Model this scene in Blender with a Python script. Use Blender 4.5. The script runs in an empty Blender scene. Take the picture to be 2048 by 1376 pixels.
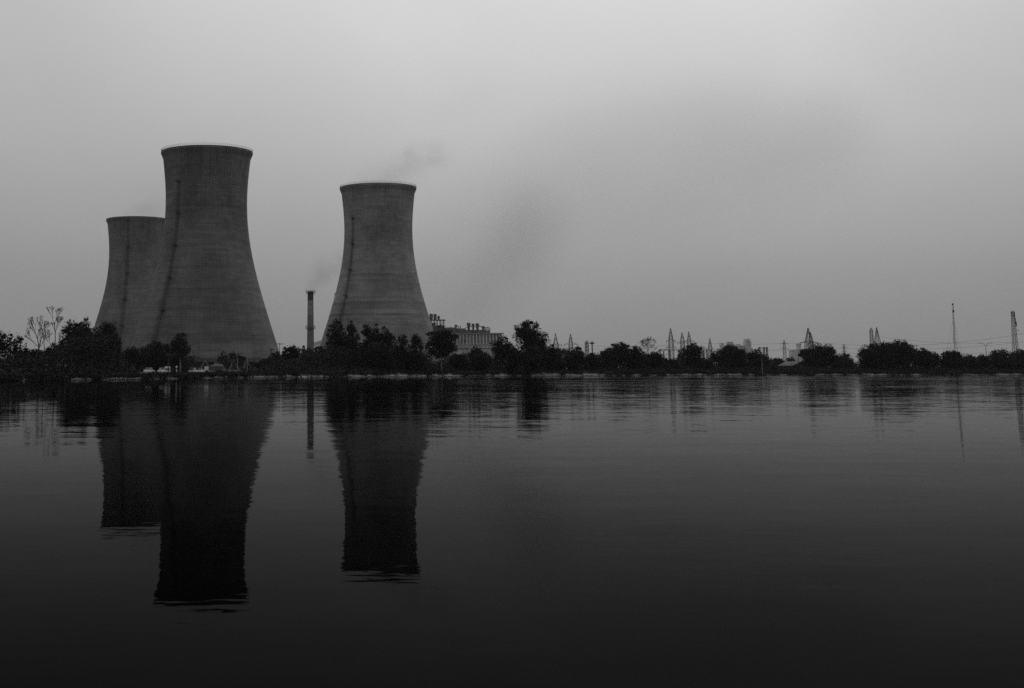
import bpy, math, random
import numpy as np
from mathutils import Vector, Matrix

# ------------------------------------------------------------------ camera
SC = bpy.context.scene
COL = SC.collection
F_PX, PX, PITCH, EYE = 2700.0, 630.0, 0.145, 1.6       # focal length and principal column in photo pixels
HORIZON = 742.0
PY = HORIZON - F_PX * math.tan(PITCH)
cam_d = bpy.data.cameras.new('camera')
cam = bpy.data.objects.new('camera', cam_d)
COL.objects.link(cam)
cam.location = (0, 0, EYE)
cam.rotation_euler = (math.pi / 2 + PITCH, 0, 0)
cam_d.sensor_width = 36.0
cam_d.lens = 36.0 * F_PX / 2048.0
cam_d.shift_x = (1024 - PX) / 2048.0
cam_d.shift_y = (PY - 688) / 2048.0
cam_d.clip_start = 0.1
cam_d.clip_end = 20000
SC.camera = cam

# ------------------------------------------------------------------ sky
SUN_AZ, SUN_EL = math.radians(13), math.radians(42)    # veiled sun, ahead and a little right
world = bpy.data.worlds.new('World')
SC.world = world
world.use_nodes = True
wt = world.node_tree
wt.nodes.clear()


def N(tree, kind, **kw):
    n = tree.nodes.new(kind)
    for k, v in kw.items():
        setattr(n, k, v)
    return n


def math_node(tree, op, a, b=None, c=None, clamp=False):
    n = tree.nodes.new('ShaderNodeMath')
    n.operation = op
    n.use_clamp = clamp
    for i, x in enumerate((a, b, c)):
        if x is None:
            continue
        if isinstance(x, (int, float)):
            n.inputs[i].default_value = x
        else:
            tree.links.new(x, n.inputs[i])
    return n.outputs[0]


def build_sky():
    t = wt
    co = N(t, 'ShaderNodeTexCoord')
    sky = N(t, 'ShaderNodeTexSky', sky_type='NISHITA', sun_disc=False)
    sky.sun_elevation = SUN_EL
    sky.sun_rotation = SUN_AZ
    sky.air_density = 2.0
    sky.dust_density = 6.0
    bw = N(t, 'ShaderNodeRGBToBW')
    t.links.new(sky.outputs[0], bw.inputs[0])
    clear = math_node(t, 'MULTIPLY', bw.outputs[0], 0.006)
    sep = N(t, 'ShaderNodeSeparateXYZ')
    t.links.new(co.outputs['Generated'], sep.inputs[0])
    ramp = N(t, 'ShaderNodeValToRGB')
    cr = ramp.color_ramp
    cr.interpolation = 'B_SPLINE'
    stops = [(0.0, .29), (.035, .31), (.09, .375), (.17, .48), (.27, .58), (.45, .67), (.7, .70), (1.0, .70)]
    while len(cr.elements) < len(stops):
        cr.elements.new(.5)
    for e, (p, v) in zip(cr.elements, stops):
        e.position = p
        e.color = (v, v, v, 1)
    t.links.new(sep.outputs[2], ramp.inputs[0])
    # veiled sun: a very broad soft brightening of the cloud deck
    d = (math.sin(SUN_AZ) * math.cos(SUN_EL * .6), math.cos(SUN_AZ) * math.cos(SUN_EL * .6), math.sin(SUN_EL * .6))
    dot = N(t, 'ShaderNodeVectorMath', operation='DOT_PRODUCT')
    t.links.new(co.outputs['Generated'], dot.inputs[0])
    dot.inputs[1].default_value = d
    g = N(t, 'ShaderNodeMapRange', interpolation_type='SMOOTHERSTEP')
    t.links.new(dot.outputs['Value'], g.inputs[0])
    g.inputs[1].default_value = -.5
    g.inputs[2].default_value = 1.0
    g.inputs[3].default_value = .38
    g.inputs[4].default_value = .82
    g2 = N(t, 'ShaderNodeMapRange', interpolation_type='SMOOTHSTEP')
    t.links.new(dot.outputs['Value'], g2.inputs[0])
    g2.inputs[1].default_value = .89
    g2.inputs[2].default_value = 1.0
    g2.inputs[3].default_value = 0
    g2.inputs[4].default_value = .28
    # soft uneven cloud deck
    mp = N(t, 'ShaderNodeMapping')
    mp.inputs['Scale'].default_value = (1, 1, 1.5)
    t.links.new(co.outputs['Generated'], mp.inputs[0])
    nz = N(t, 'ShaderNodeTexNoise')
    nz.inputs['Scale'].default_value = 5.5
    nz.inputs['Detail'].default_value = 5
    nz.inputs['Roughness'].default_value = .5
    nz.inputs['Distortion'].default_value = .4
    t.links.new(mp.outputs[0], nz.inputs['Vector'])
    cl = N(t, 'ShaderNodeMapRange')
    t.links.new(nz.outputs['Fac'], cl.inputs[0])
    cl.inputs[1].default_value = .25
    cl.inputs[2].default_value = .75
    cl.inputs[3].default_value = .95
    cl.inputs[4].default_value = 1.05
    m = math_node(t, 'MULTIPLY', ramp.outputs[0], math_node(t, 'ADD', g.outputs[0], g2.outputs[0]))
    m = math_node(t, 'MULTIPLY', m, cl.outputs[0])
    m = math_node(t, 'ADD', m, clear)
    bg = N(t, 'ShaderNodeBackground')
    t.links.new(m, bg.inputs[0])
    bg.inputs[1].default_value = 1.0
    out = N(t, 'ShaderNodeOutputWorld')
    t.links.new(bg.outputs[0], out.inputs[0])


build_sky()

# ------------------------------------------------------------------ sun behind the cloud
sl = bpy.data.lights.new('sun', 'SUN')
sl.energy = 0.5
sl.angle = math.radians(25)
so = bpy.data.objects.new('sun', sl)
COL.objects.link(so)
so.location = (100, 900, 600)
sdir = Vector((math.sin(SUN_AZ) * math.cos(SUN_EL), math.cos(SUN_AZ) * math.cos(SUN_EL), math.sin(SUN_EL)))
so.rotation_euler = sdir.to_track_quat('Z', 'Y').to_euler()

vs = SC.view_settings
vs.view_transform = 'Standard'
vs.look = 'None'
vs.exposure = 0.0
vs.gamma = 1.0
vs.use_curve_mapping = False
SC.render.engine = 'CYCLES'
cy = SC.cycles
cy.max_bounces = 6
cy.diffuse_bounces = 2
cy.glossy_bounces = 2
cy.transmission_bounces = 2
cy.volume_bounces = 1
cy.transparent_max_bounces = 16
cy.caustics_reflective = False
cy.caustics_refractive = False
cy.volume_step_rate = 4.0
cy.volume_max_steps = 64
cy.use_denoising = False
cy.sample_clamp_indirect = 1.0
R = random.Random(7)

# ------------------------------------------------------------------ helpers
CP, SP = math.cos(PITCH), math.sin(PITCH)


def at(u, v, Y):
    """world point at depth Y on the sight line of photo pixel (u, v)"""
    tu, tv = (u - PX) / F_PX, (PY - v) / F_PX
    s = Y / (CP - SP * tv)
    return Vector((tu * s, Y, EYE + (SP + CP * tv) * s))


def gx(u, Y):
    return at(u, HORIZON, Y).x


def mpp(Y):
    """metres per photo pixel at depth Y"""
    return Y * CP / F_PX * 1.005


def tag(o, label=None, cat=None, group=None, kind=None):
    if label: o['label'] = label
    if cat: o['category'] = cat
    if group: o['group'] = group
    if kind: o['kind'] = kind
    return o


def empty(name, loc, rz=0.0):
    o = bpy.data.objects.new(name, None)
    o.empty_display_size = .5
    COL.objects.link(o)
    o.location = loc
    o.rotation_euler = (0, 0, rz)
    return o


class MB:
    """collects faces; build() links them as one mesh object"""

    def __init__(self):
        self.v, self.f = [], []

    def add(self, vs, fs):
        b = len(self.v)
        self.v += [tuple(p) for p in vs]
        self.f += [tuple(i + b for i in f) for f in fs]

    def box(self, c, s, rz=0.0, taper=1.0):
        x, y, z = (k / 2 for k in s)
        ca, sa = math.cos(rz), math.sin(rz)
        vs = []
        for dz in (-1, 1):
            k = 1 if dz < 0 else taper
            for dx, dy in ((-1, -1), (1, -1), (1, 1), (-1, 1)):
                px, py = dx * x * k, dy * y * k
                vs.append((c[0] + px * ca - py * sa, c[1] + px * sa + py * ca, c[2] + dz * z))
        self.add(vs, [(3, 2, 1, 0), (4, 5, 6, 7), (0, 1, 5, 4), (1, 2, 6, 5), (2, 3, 7, 6), (3, 0, 4, 7)])

    def tube(self, pts, radii, n=6, cap=True):
        pts = [Vector(p) for p in pts]
        if isinstance(radii, (int, float)):
            radii = [radii] * len(pts)
        rings, vs, fs = [], [], []
        ref = None
        for i, p in enumerate(pts):
            d = (pts[min(i + 1, len(pts) - 1)] - pts[max(i - 1, 0)]).normalized()
            if ref is None:
                ref = Vector((1, 0, 0)) if abs(d.x) < .8 else Vector((0, 1, 0))
            a = (ref - d * ref.dot(d)).normalized()
            b = d.cross(a)
            ref = a
            ring = []
            for k in range(n):
                w = 2 * math.pi * k / n
                ring.append(len(vs))
                vs.append(p + (a * math.cos(w) + b * math.sin(w)) * radii[i])
            rings.append(ring)
        for r0, r1 in zip(rings, rings[1:]):
            for k in range(n):
                fs.append((r0[k], r0[(k + 1) % n], r1[(k + 1) % n], r1[k]))
        if cap:
            fs.append(tuple(reversed(rings[0])))
            fs.append(tuple(rings[-1]))
        self.add(vs, fs)

    def bar(self, a, b, r, n=4):
        self.tube([a, b], r, n)

    def lathe(self, prof, n=48, closed=False):
        vs, fs = [], []
        for r, z in prof:
            for k in range(n):
                w = 2 * math.pi * k / n
                vs.append((r * math.cos(w), r * math.sin(w), z))
        m = len(prof)
        for i in range(m if closed else m - 1):
            j = (i + 1) % m
            for k in range(n):
                q = (k + 1) % n
                fs.append((i * n + k, i * n + q, j * n + q, j * n + k))
        self.add(vs, fs)

    def mesh(self, name, mat, smooth=False):
        me = bpy.data.meshes.new(name)
        me.from_pydata(self.v, [], self.f)
        me.materials.append(mat)
        if smooth:
            me.polygons.foreach_set('use_smooth', [True] * len(me.polygons))
        me.update()
        return me

    def build(self, name, mat, parent=None, smooth=False):
        o = bpy.data.objects.new(name, self.mesh(name, mat, smooth))
        COL.objects.link(o)
        if parent is not None:
            o.parent = parent
        return o


def link_copy(o, parent=None):
    c = o.copy()
    COL.objects.link(c)
    c.parent = parent
    return c


# ------------------------------------------------------------------ materials (all grey: the photograph has no colour)
def mat_plain(name, val, rough=.85, var=.25, scale=1.0, bump=0.0, spec=.3, metal=0.0, coord='Object'):
    m = bpy.data.materials.new(name)
    m.use_nodes = True
    t = m.node_tree
    b = t.nodes['Principled BSDF']
    b.inputs['Roughness'].default_value = rough
    b.inputs['Specular IOR Level'].default_value = spec
    b.inputs['Metallic'].default_value = metal
    co = N(t, 'ShaderNodeTexCoord')
    nz = N(t, 'ShaderNodeTexNoise')
    nz.inputs['Scale'].default_value = scale
    nz.inputs['Detail'].default_value = 5
    nz.inputs['Roughness'].default_value = .62
    t.links.new(co.outputs[coord], nz.inputs['Vector'])
    oi = N(t, 'ShaderNodeObjectInfo')
    mr = N(t, 'ShaderNodeMapRange')
    t.links.new(nz.outputs['Fac'], mr.inputs[0])
    mr.inputs[1].default_value = .25
    mr.inputs[2].default_value = .75
    mr.inputs[3].default_value = val * (1 - var)
    mr.inputs[4].default_value = val * (1 + var)
    rnd = N(t, 'ShaderNodeMapRange')
    t.links.new(oi.outputs['Random'], rnd.inputs[0])
    rnd.inputs[3].default_value = 1 - var * .6
    rnd.inputs[4].default_value = 1 + var * .6
    x = math_node(t, 'MULTIPLY', mr.outputs[0], rnd.outputs[0])
    t.links.new(x, b.inputs['Base Color'])
    if bump:
        bp = N(t, 'ShaderNodeBump')
        bp.inputs['Strength'].default_value = bump
        bp.inputs['Distance'].default_value = .1
        t.links.new(nz.outputs['Fac'], bp.inputs['Height'])
        t.links.new(bp.outputs[0], b.inputs['Normal'])
    return m


def mat_water():
    m = bpy.data.materials.new('lake_water')
    m.use_nodes = True
    t = m.node_tree
    b = t.nodes['Principled BSDF']
    b.inputs['Base Color'].default_value = (.001, .001, .001, 1)
    b.inputs['Roughness'].default_value = .02
    b.inputs['IOR'].default_value = 1.33
    b.inputs['Specular IOR Level'].default_value = .5 * WATER_F0 / .02
    co = N(t, 'ShaderNodeTexCoord')

    def ripples(sx, sy, detail, rough, amount):
        # a field of surface slopes; crests lie roughly across the line of sight
        mp = N(t, 'ShaderNodeMapping')
        mp.inputs['Scale'].default_value = (sx, sy, 1)
        mp.inputs['Rotation'].default_value = (0, 0, .15)
        t.links.new(co.outputs['Object'], mp.inputs[0])
        nz = N(t, 'ShaderNodeTexNoise')
        nz.inputs['Scale'].default_value = 1
        nz.inputs['Detail'].default_value = detail
        nz.inputs['Roughness'].default_value = rough
        nz.inputs['Distortion'].default_value = .3
        t.links.new(mp.outputs[0], nz.inputs['Vector'])
        sb = N(t, 'ShaderNodeVectorMath', operation='SUBTRACT')
        t.links.new(nz.outputs['Color'], sb.inputs[0])
        sb.inputs[1].default_value = (.5, .5, .5)
        sc = N(t, 'ShaderNodeVectorMath', operation='MULTIPLY')
        t.links.new(sb.outputs[0], sc.inputs[0])
        sc.inputs[1].default_value = (amount * .7, amount, 0)
        return sc.outputs[0], nz.outputs['Fac']

    def vadd(a, b_):
        n = N(t, 'ShaderNodeVectorMath', operation='ADD')
        t.links.new(a, n.inputs[0])
        t.links.new(b_, n.inputs[1])
        return n.outputs[0]
    slope = vadd(vadd(ripples(.3, 1.0, 2, .5, .8)[0], ripples(1.8, 6.5, 2, .5, 1.0)[0]), ripples(7, 19, 1, .5, .5)[0])
    gust = N(t, 'ShaderNodeMapRange', interpolation_type='SMOOTHSTEP')
    t.links.new(ripples(.012, .02, 3, .55, 1)[1], gust.inputs[0])
    for k, q in enumerate((.34, .66, .55, 1.5)):
        gust.inputs[k + 1].default_value = q
    # the open middle of the lake is more ruffled than the sheltered near shore
    sep = N(t, 'ShaderNodeSeparateXYZ')
    t.links.new(co.outputs['Object'], sep.inputs[0])
    far = math_node(t, 'POWER', math_node(t, 'DIVIDE', math_node(t, 'MAXIMUM', sep.outputs[1], 0.0), 480.0), 1.7)
    lee = N(t, 'ShaderNodeMapRange', interpolation_type='SMOOTHSTEP')      # the wooded left shore shelters its water
    t.links.new(sep.outputs[0], lee.inputs[0])
    for k, q in enumerate((-35, 45, .35, 1.0)):
        lee.inputs[k + 1].default_value = q
    far = math_node(t, 'MULTIPLY', far, lee.outputs[0])
    amp = math_node(t, 'MULTIPLY', gust.outputs[0], math_node(t, 'MULTIPLY', math_node(t, 'ADD', 1.0, math_node(t, 'MULTIPLY', far, WAVE_FAR)), WAVE_NEAR))
    sv = N(t, 'ShaderNodeVectorMath', operation='SCALE')
    t.links.new(slope, sv.inputs[0])
    t.links.new(amp, sv.inputs['Scale'])
    up = N(t, 'ShaderNodeVectorMath', operation='ADD')
    t.links.new(sv.outputs[0], up.inputs[0])
    up.inputs[1].default_value = (0, 0, 1)
    nm = N(t, 'ShaderNodeVectorMath', operation='NORMALIZE')
    t.links.new(up.outputs[0], nm.inputs[0])
    t.links.new(nm.outputs[0], b.inputs['Normal'])
    return m


WATER_F0, WAVE_NEAR, WAVE_FAR = .00005, .028, 9.0


def mat_tower(name, ladder_ang, val, seed, bands_z=()):
    """weathered cast concrete: lift joints, damp bands, runs under the rim and beside the ladder"""
    m = bpy.data.materials.new(name)
    m.use_nodes = True
    t = m.node_tree
    b = t.nodes['Principled BSDF']
    b.inputs['Roughness'].default_value = .9
    b.inputs['Specular IOR Level'].default_value = .2
    co = N(t, 'ShaderNodeTexCoord')
    sep = N(t, 'ShaderNodeSeparateXYZ')
    t.links.new(co.outputs['Object'], sep.inputs[0])
    X, Y, Z = sep.outputs
    ang = math_node(t, 'ARCTAN2', X, math_node(t, 'MULTIPLY', Y, -1.0))     # 0 towards the lake, negative to the left
    arc = math_node(t, 'MULTIPLY', ang, 26.0)

    def noise(sa, sz, scale, detail, rough, off):
        cb = N(t, 'ShaderNodeCombineXYZ')
        t.links.new(math_node(t, 'MULTIPLY', arc, sa), cb.inputs[0])
        t.links.new(math_node(t, 'MULTIPLY', Z, sz), cb.inputs[1])
        cb.inputs[2].default_value = off + seed
        nz = N(t, 'ShaderNodeTexNoise')
        nz.inputs['Scale'].default_value = scale
        nz.inputs['Detail'].default_value = detail
        nz.inputs['Roughness'].default_value = rough
        t.links.new(cb.outputs[0], nz.inputs['Vector'])
        return nz.outputs['Fac']

    def rng(x, a, b_, c, d):
        n = N(t, 'ShaderNodeMapRange', interpolation_type='SMOOTHSTEP')
        t.links.new(x, n.inputs[0])
        for i, k in enumerate((a, b_, c, d)):
            n.inputs[i + 1].default_value = k
        return n.outputs[0]
    # each lift of formwork is a slightly different pour
    lift = math_node(t, 'DIVIDE', Z, 1.3)
    fl = math_node(t, 'FLOOR', lift)
    wn = N(t, 'ShaderNodeTexWhiteNoise', noise_dimensions='2D')
    cb = N(t, 'ShaderNodeCombineXYZ')
    t.links.new(fl, cb.inputs[0])
    t.links.new(math_node(t, 'FLOOR', math_node(t, 'DIVIDE', arc, 3.8)), cb.inputs[1])
    t.links.new(cb.outputs[0], wn.inputs['Vector'])
    k = rng(wn.outputs['Value'], 0, 1, .93, 1.07)
    joint = rng(math_node(t, 'ABSOLUTE', math_node(t, 'SUBTRACT', math_node(t, 'FRACT', lift), .5)), .34, .47, 1.0, .74)
    panel = math_node(t, 'ABSOLUTE', math_node(t, 'SUBTRACT', math_node(t, 'FRACT', math_node(t, 'DIVIDE', arc, 1.9)), .5))
    pj = rng(panel, .38, .48, 1.0, .84)
    bands = rng(noise(.04, .5, 1.0, 5, .65, 3.1), .36, .64, .84, 1.1)
    blot = rng(noise(.07, .05, 1.0, 7, .62, 9.7), .32, .68, .74, 1.2)
    dark = rng(noise(.16, 1.1, 1.0, 4, .7, 21.3), .60, .74, 1.0, .68)        # short damp streaks along the joints
    run = rng(noise(.9, .03, 1.0, 4, .65, 33.0), .42, .66, 1.0, .66)          # vertical runs under the rim
    near_top = rng(Z, 74, 114, .32, 1)
    runs = math_node(t, 'ADD', 1.0, math_node(t, 'MULTIPLY', math_node(t, 'SUBTRACT', run, 1.0), near_top))
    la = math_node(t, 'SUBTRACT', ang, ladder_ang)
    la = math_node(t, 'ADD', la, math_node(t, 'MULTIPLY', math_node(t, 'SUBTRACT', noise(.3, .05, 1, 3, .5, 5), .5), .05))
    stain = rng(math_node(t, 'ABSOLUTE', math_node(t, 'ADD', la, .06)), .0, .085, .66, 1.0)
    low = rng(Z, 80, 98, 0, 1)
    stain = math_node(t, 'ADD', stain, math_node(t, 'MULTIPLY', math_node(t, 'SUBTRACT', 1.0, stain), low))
    x = k
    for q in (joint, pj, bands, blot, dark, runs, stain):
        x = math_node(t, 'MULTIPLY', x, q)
    zj = math_node(t, 'ADD', Z, math_node(t, 'MULTIPLY', math_node(t, 'SUBTRACT', noise(.12, .1, 1, 4, .6, 40), .5), 1.6))
    for z0, z1, k_ in bands_z:                       # pours of darker concrete
        inside = math_node(t, 'MULTIPLY', rng(zj, z0 - .3, z0 + .3, 0, 1), rng(zj, z1 - .3, z1 + .3, 1, 0))
        x = math_node(t, 'MULTIPLY', x, math_node(t, 'SUBTRACT', 1.0, math_node(t, 'MULTIPLY', inside, 1 - k_)))
    x = math_node(t, 'MULTIPLY', x, val)
    t.links.new(x, b.inputs['Base Color'])
    bp = N(t, 'ShaderNodeBump')
    bp.inputs['Strength'].default_value = .6
    bp.inputs['Distance'].default_value = .12
    t.links.new(math_node(t, 'MULTIPLY', joint, pj), bp.inputs['Height'])
    t.links.new(bp.outputs[0], b.inputs['Normal'])
    return m


def mat_chimney():
    """paint scheme of the shaft: dark cap, chequered warning band, bare concrete below"""
    m = mat_plain('chimney_concrete', .17, var=.15, scale=.4)
    t = m.node_tree
    b = t.nodes['Principled BSDF']
    base = b.inputs['Base Color'].links[0].from_socket
    co = N(t, 'ShaderNodeTexCoord')
    sep = N(t, 'ShaderNodeSeparateXYZ')
    t.links.new(co.outputs['Object'], sep.inputs[0])
    X, Y, Z = sep.outputs
    ang = math_node(t, 'ARCTAN2', X, math_node(t, 'MULTIPLY', Y, -1.0))
    ca = math_node(t, 'FLOOR', math_node(t, 'MULTIPLY', ang, 16 / (2 * math.pi)))
    cz = math_node(t, 'FLOOR', math_node(t, 'DIVIDE', Z, 1.45))
    chk = math_node(t, 'PINGPONG', math_node(t, 'ADD', ca, cz), 1.0)
    lo, hi, cap = CH_BAND
    band = math_node(t, 'MULTIPLY', math_node(t, 'GREATER_THAN', Z, lo), math_node(t, 'LESS_THAN', Z, hi))
    above = math_node(t, 'GREATER_THAN', Z, hi)
    chv = math_node(t, 'ADD', .06, math_node(t, 'MULTIPLY', chk, .44))
    x = math_node(t, 'ADD', math_node(t, 'MULTIPLY', base, math_node(t, 'SUBTRACT', 1.0, math_node(t, 'ADD', band, above))),
                  math_node(t, 'ADD', math_node(t, 'MULTIPLY', chv, band), math_node(t, 'MULTIPLY', above, .055)))
    t.links.new(x, b.inputs['Base Color'])
    return m


CH_Y = 1080.0
CH_BAND = (at(621, 631, CH_Y).z - 1.0, at(621, 601, CH_Y).z - 1.0, 0)

M = {
    'ground': mat_plain('dry_earth', .10, var=.35, scale=.15),
    'bank': mat_plain('bank_earth', .06, var=.4, scale=.5),
    'slab': mat_plain('pitching_stone', .24, var=.5, scale=1.2, bump=.4),
    'leaf': mat_plain('foliage', .022, rough=.8, var=.35, scale=.35, spec=.15),
    'leaf_light': mat_plain('foliage_pale', .035, rough=.8, var=.3, scale=.35, spec=.15),
    'grass': mat_plain('grass', .035, rough=.85, var=.4, scale=.3, spec=.1),
    'bark': mat_plain('bark', .10, var=.3, scale=2),
    'bark_pale': mat_plain('bark_pale', .24, var=.3, scale=2),
    'bark_dead': mat_plain('bark_dead', .08, var=.3, scale=2),
    'steel': mat_plain('galvanised_steel', .13, rough=.9, var=.15, spec=.05),
    'steel_dark': mat_plain('dark_steel', .06, rough=.9, var=.2, spec=.05),
    'wire': mat_plain('wire', .05, rough=.6, var=.1),
    'conc': mat_plain('concrete', .28, var=.2, scale=.3),
    'conc_pale': mat_plain('pale_render', .42, var=.12, scale=.3),
    'hall': mat_plain('hall_render', .52, var=.22, scale=.12),
    'hall_pale': mat_plain('hall_pilaster', .70, var=.2, scale=.3),
    'hall_glass': mat_plain('hazed_glazing', .2, rough=.5, var=.4, scale=.4, spec=.3),  # panes lightened, distance haze put into their colour
    'conc_mid': mat_plain('concrete_weathered', .13, var=.2, scale=.3),
    'conc_dark': mat_plain('concrete_dark', .09, var=.25, scale=.3),
    'glass': mat_plain('window_glass', .07, rough=.15, var=.2, spec=.5),
    'equip': mat_plain('plant_steelwork', .12, var=.3, scale=.5),
    'white': mat_plain('white_paint', .75, rough=.4, var=.04, spec=.5),
    'tyre': mat_plain('tyre_rubber', .03, var=.1),
    'roof': mat_plain('sheet_roof', .09, var=.2, scale=.6),
    'cloth': mat_plain('dark_cloth', .05, var=.2),
    'skin': mat_plain('skin', .22, var=.1),
    'far': mat_plain('far_plant_hazed', .6, var=.15, scale=.2),  # paled so that part of the distance haze sits in the colour
}
M['water'] = mat_water()
M['chimney'] = mat_chimney()

# ------------------------------------------------------------------ lake and shore
WL = [(-900, 772), (-500, 767), (-250, 764.5), (0, 761.8), (100, 760.6), (200, 759.4), (300, 758), (400, 756.6), (480, 755.6),
      (560, 754.7), (650, 754), (800, 753), (1000, 752), (1250, 751.2), (1500, 750.7), (2048, 750.2), (2600, 750)]


def waterline(u):
    for (a, va), (b, vb) in zip(WL, WL[1:]):
        if u <= b:
            break
    k = (u - a) / (b - a)
    return EYE * F_PX / ((va + (vb - va) * k) - HORIZON) * 1.0


def crest_z(u):
    pts = [(-900, .75), (0, .75), (250, .8), (420, .85), (520, 1.05), (590, 1.45), (700, 1.5), (2600, 1.55)]
    for (a, za), (b, zb) in zip(pts, pts[1:]):
        if u <= b:
            return za + (zb - za) * max(0, (u - a)) / (b - a)
    return pts[-1][1]


def shore(u):
    Y = waterline(u)
    return Vector((gx(u, Y), Y, 0))


mb = MB()
mb.add([(-2500, -60, 0), (2500, -60, 0), (2500, 900, 0), (-2500, 900, 0)], [(0, 1, 2, 3)])
lake = tag(mb.build('lake_water', M['water']), 'dark still lake mirroring the cooling towers and trees', 'water', kind='structure')

mb = MB()
us = list(range(-900, 2601, 20))
prof = []                      # cross-section: under water, crest, inland, far
for u in us:
    p = shore(u)
    cz = crest_z(u)
    rise = cz * 1.7
    row = [(p.x, p.y - 3, -1.2), (p.x, p.y, 0.0), (p.x * 1.002, p.y + rise, cz)]
    for dy, z in ((rise + 6, cz + .02), (45, 1.15), (140, 1.2), (600, 1.2), (2200, 1.2), (4600, 1.2)):
        row.append((gx(u, p.y + dy), p.y + dy, z if dy > 20 else cz))
    prof.append(row)
n = len(prof[0])
vsx = [q for r in prof for q in r]
fs = []
for i in range(len(prof) - 1):
    for j in range(n - 1):
        fs.append((i * n + j, (i + 1) * n + j, (i + 1) * n + j + 1, i * n + j + 1))
mb.add(vsx, fs)
ground = tag(mb.build('ground', M['ground'], smooth=False), 'flat dry ground behind the lake shore', 'ground', kind='structure')

# stone pitching: one row of slabs along the slope, each a piece of its own
emb = empty('embankment', (0, 0, 0))
tag(emb, 'sloping stone-pitched lake embankment with weeds between slabs', 'embankment', kind='structure')
slab_meshes = []
for k in range(6):
    b = MB()
    rr = random.Random(50 + k)
    j = lambda: rr.uniform(-.16, .16)
    top = [(-.48 + j() * .5, -.5 + j() * .3, .14 + j() * .3), (.48 + j() * .5, -.5 + j() * .3, .14 + j() * .3), (.46 + j(), .46 + j(), .14 + j() * .3), (-.46 + j(), .46 + j(), .14 + j() * .3)]
    bot = [(-.5, -.52, -.3), (.5, -.52, -.3), (.5, .5, -.3), (-.5, .5, -.3)]
    b.add(bot + top, [(3, 2, 1, 0), (4, 5, 6, 7), (0, 1, 5, 4), (1, 2, 6, 5), (2, 3, 7, 6), (3, 0, 4, 7)])
    slab_meshes.append(b.mesh('slab', M['slab']))
u = -60.0
cnt = 0
while u < 2110 and cnt < 298:
    p = shore(u)
    du_dx = mpp(p.y)
    w = R.uniform(2.2, 4.2)
    p2 = shore(u + w / du_dx)
    t = (p2 - p)
    rz = math.atan2(t.y, t.x)
    cz = crest_z(u)
    L = math.hypot(cz, cz * 1.7)
    frac = R.uniform(.55, .9) if u > 560 else R.uniform(.6, 1.0)
    o = bpy.data.objects.new('slab', slab_meshes[R.randrange(6)])
    COL.objects.link(o)
    o.parent = emb
    tilt = math.atan2(1, 1.7) + R.uniform(-.08, .08)
    o.rotation_euler = (tilt, R.uniform(-.03, .03), rz)
    cx = (p + p2) / 2
    c = L * frac / 2
    o.location = (cx.x - math.sin(rz) * c * math.cos(tilt), cx.y + math.cos(rz) * c * math.cos(tilt) - .1, c * math.sin(tilt) + R.uniform(-.02, .06))
    o.scale = (t.length * R.uniform(.93, 1.0), L * frac, R.uniform(.7, 1.2))
    cnt += 1
    u += w / du_dx


# ------------------------------------------------------------------ foliage helpers
def leaves_mesh(name, centers, sizes, mat, seed, flat=.0):
    rg = np.random.default_rng(seed)
    n = len(centers)
    a = rg.normal(size=(n, 3)); a /= np.linalg.norm(a, axis=1)[:, None]
    b = rg.normal(size=(n, 3))
    b -= a * (a * b).sum(1)[:, None]
    b /= np.linalg.norm(b, axis=1)[:, None]
    s = np.asarray(sizes)[:, None]
    v = np.empty((n, 4, 3), np.float32)
    v[:, 0] = centers - a * s
    v[:, 1] = centers - b * s * .55
    v[:, 2] = centers + a * s
    v[:, 3] = centers + b * s * .55
    me = bpy.data.meshes.new(name)
    me.vertices.add(n * 4)
    me.vertices.foreach_set('co', v.reshape(-1))
    me.loops.add(n * 4)
    me.loops.foreach_set('vertex_index', np.arange(n * 4, dtype=np.int32))
    me.polygons.add(n)
    me.polygons.foreach_set('loop_start', np.arange(0, n * 4, 4, dtype=np.int32))
    me.materials.append(mat)
    me.update()
    me.validate()
    return me


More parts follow.
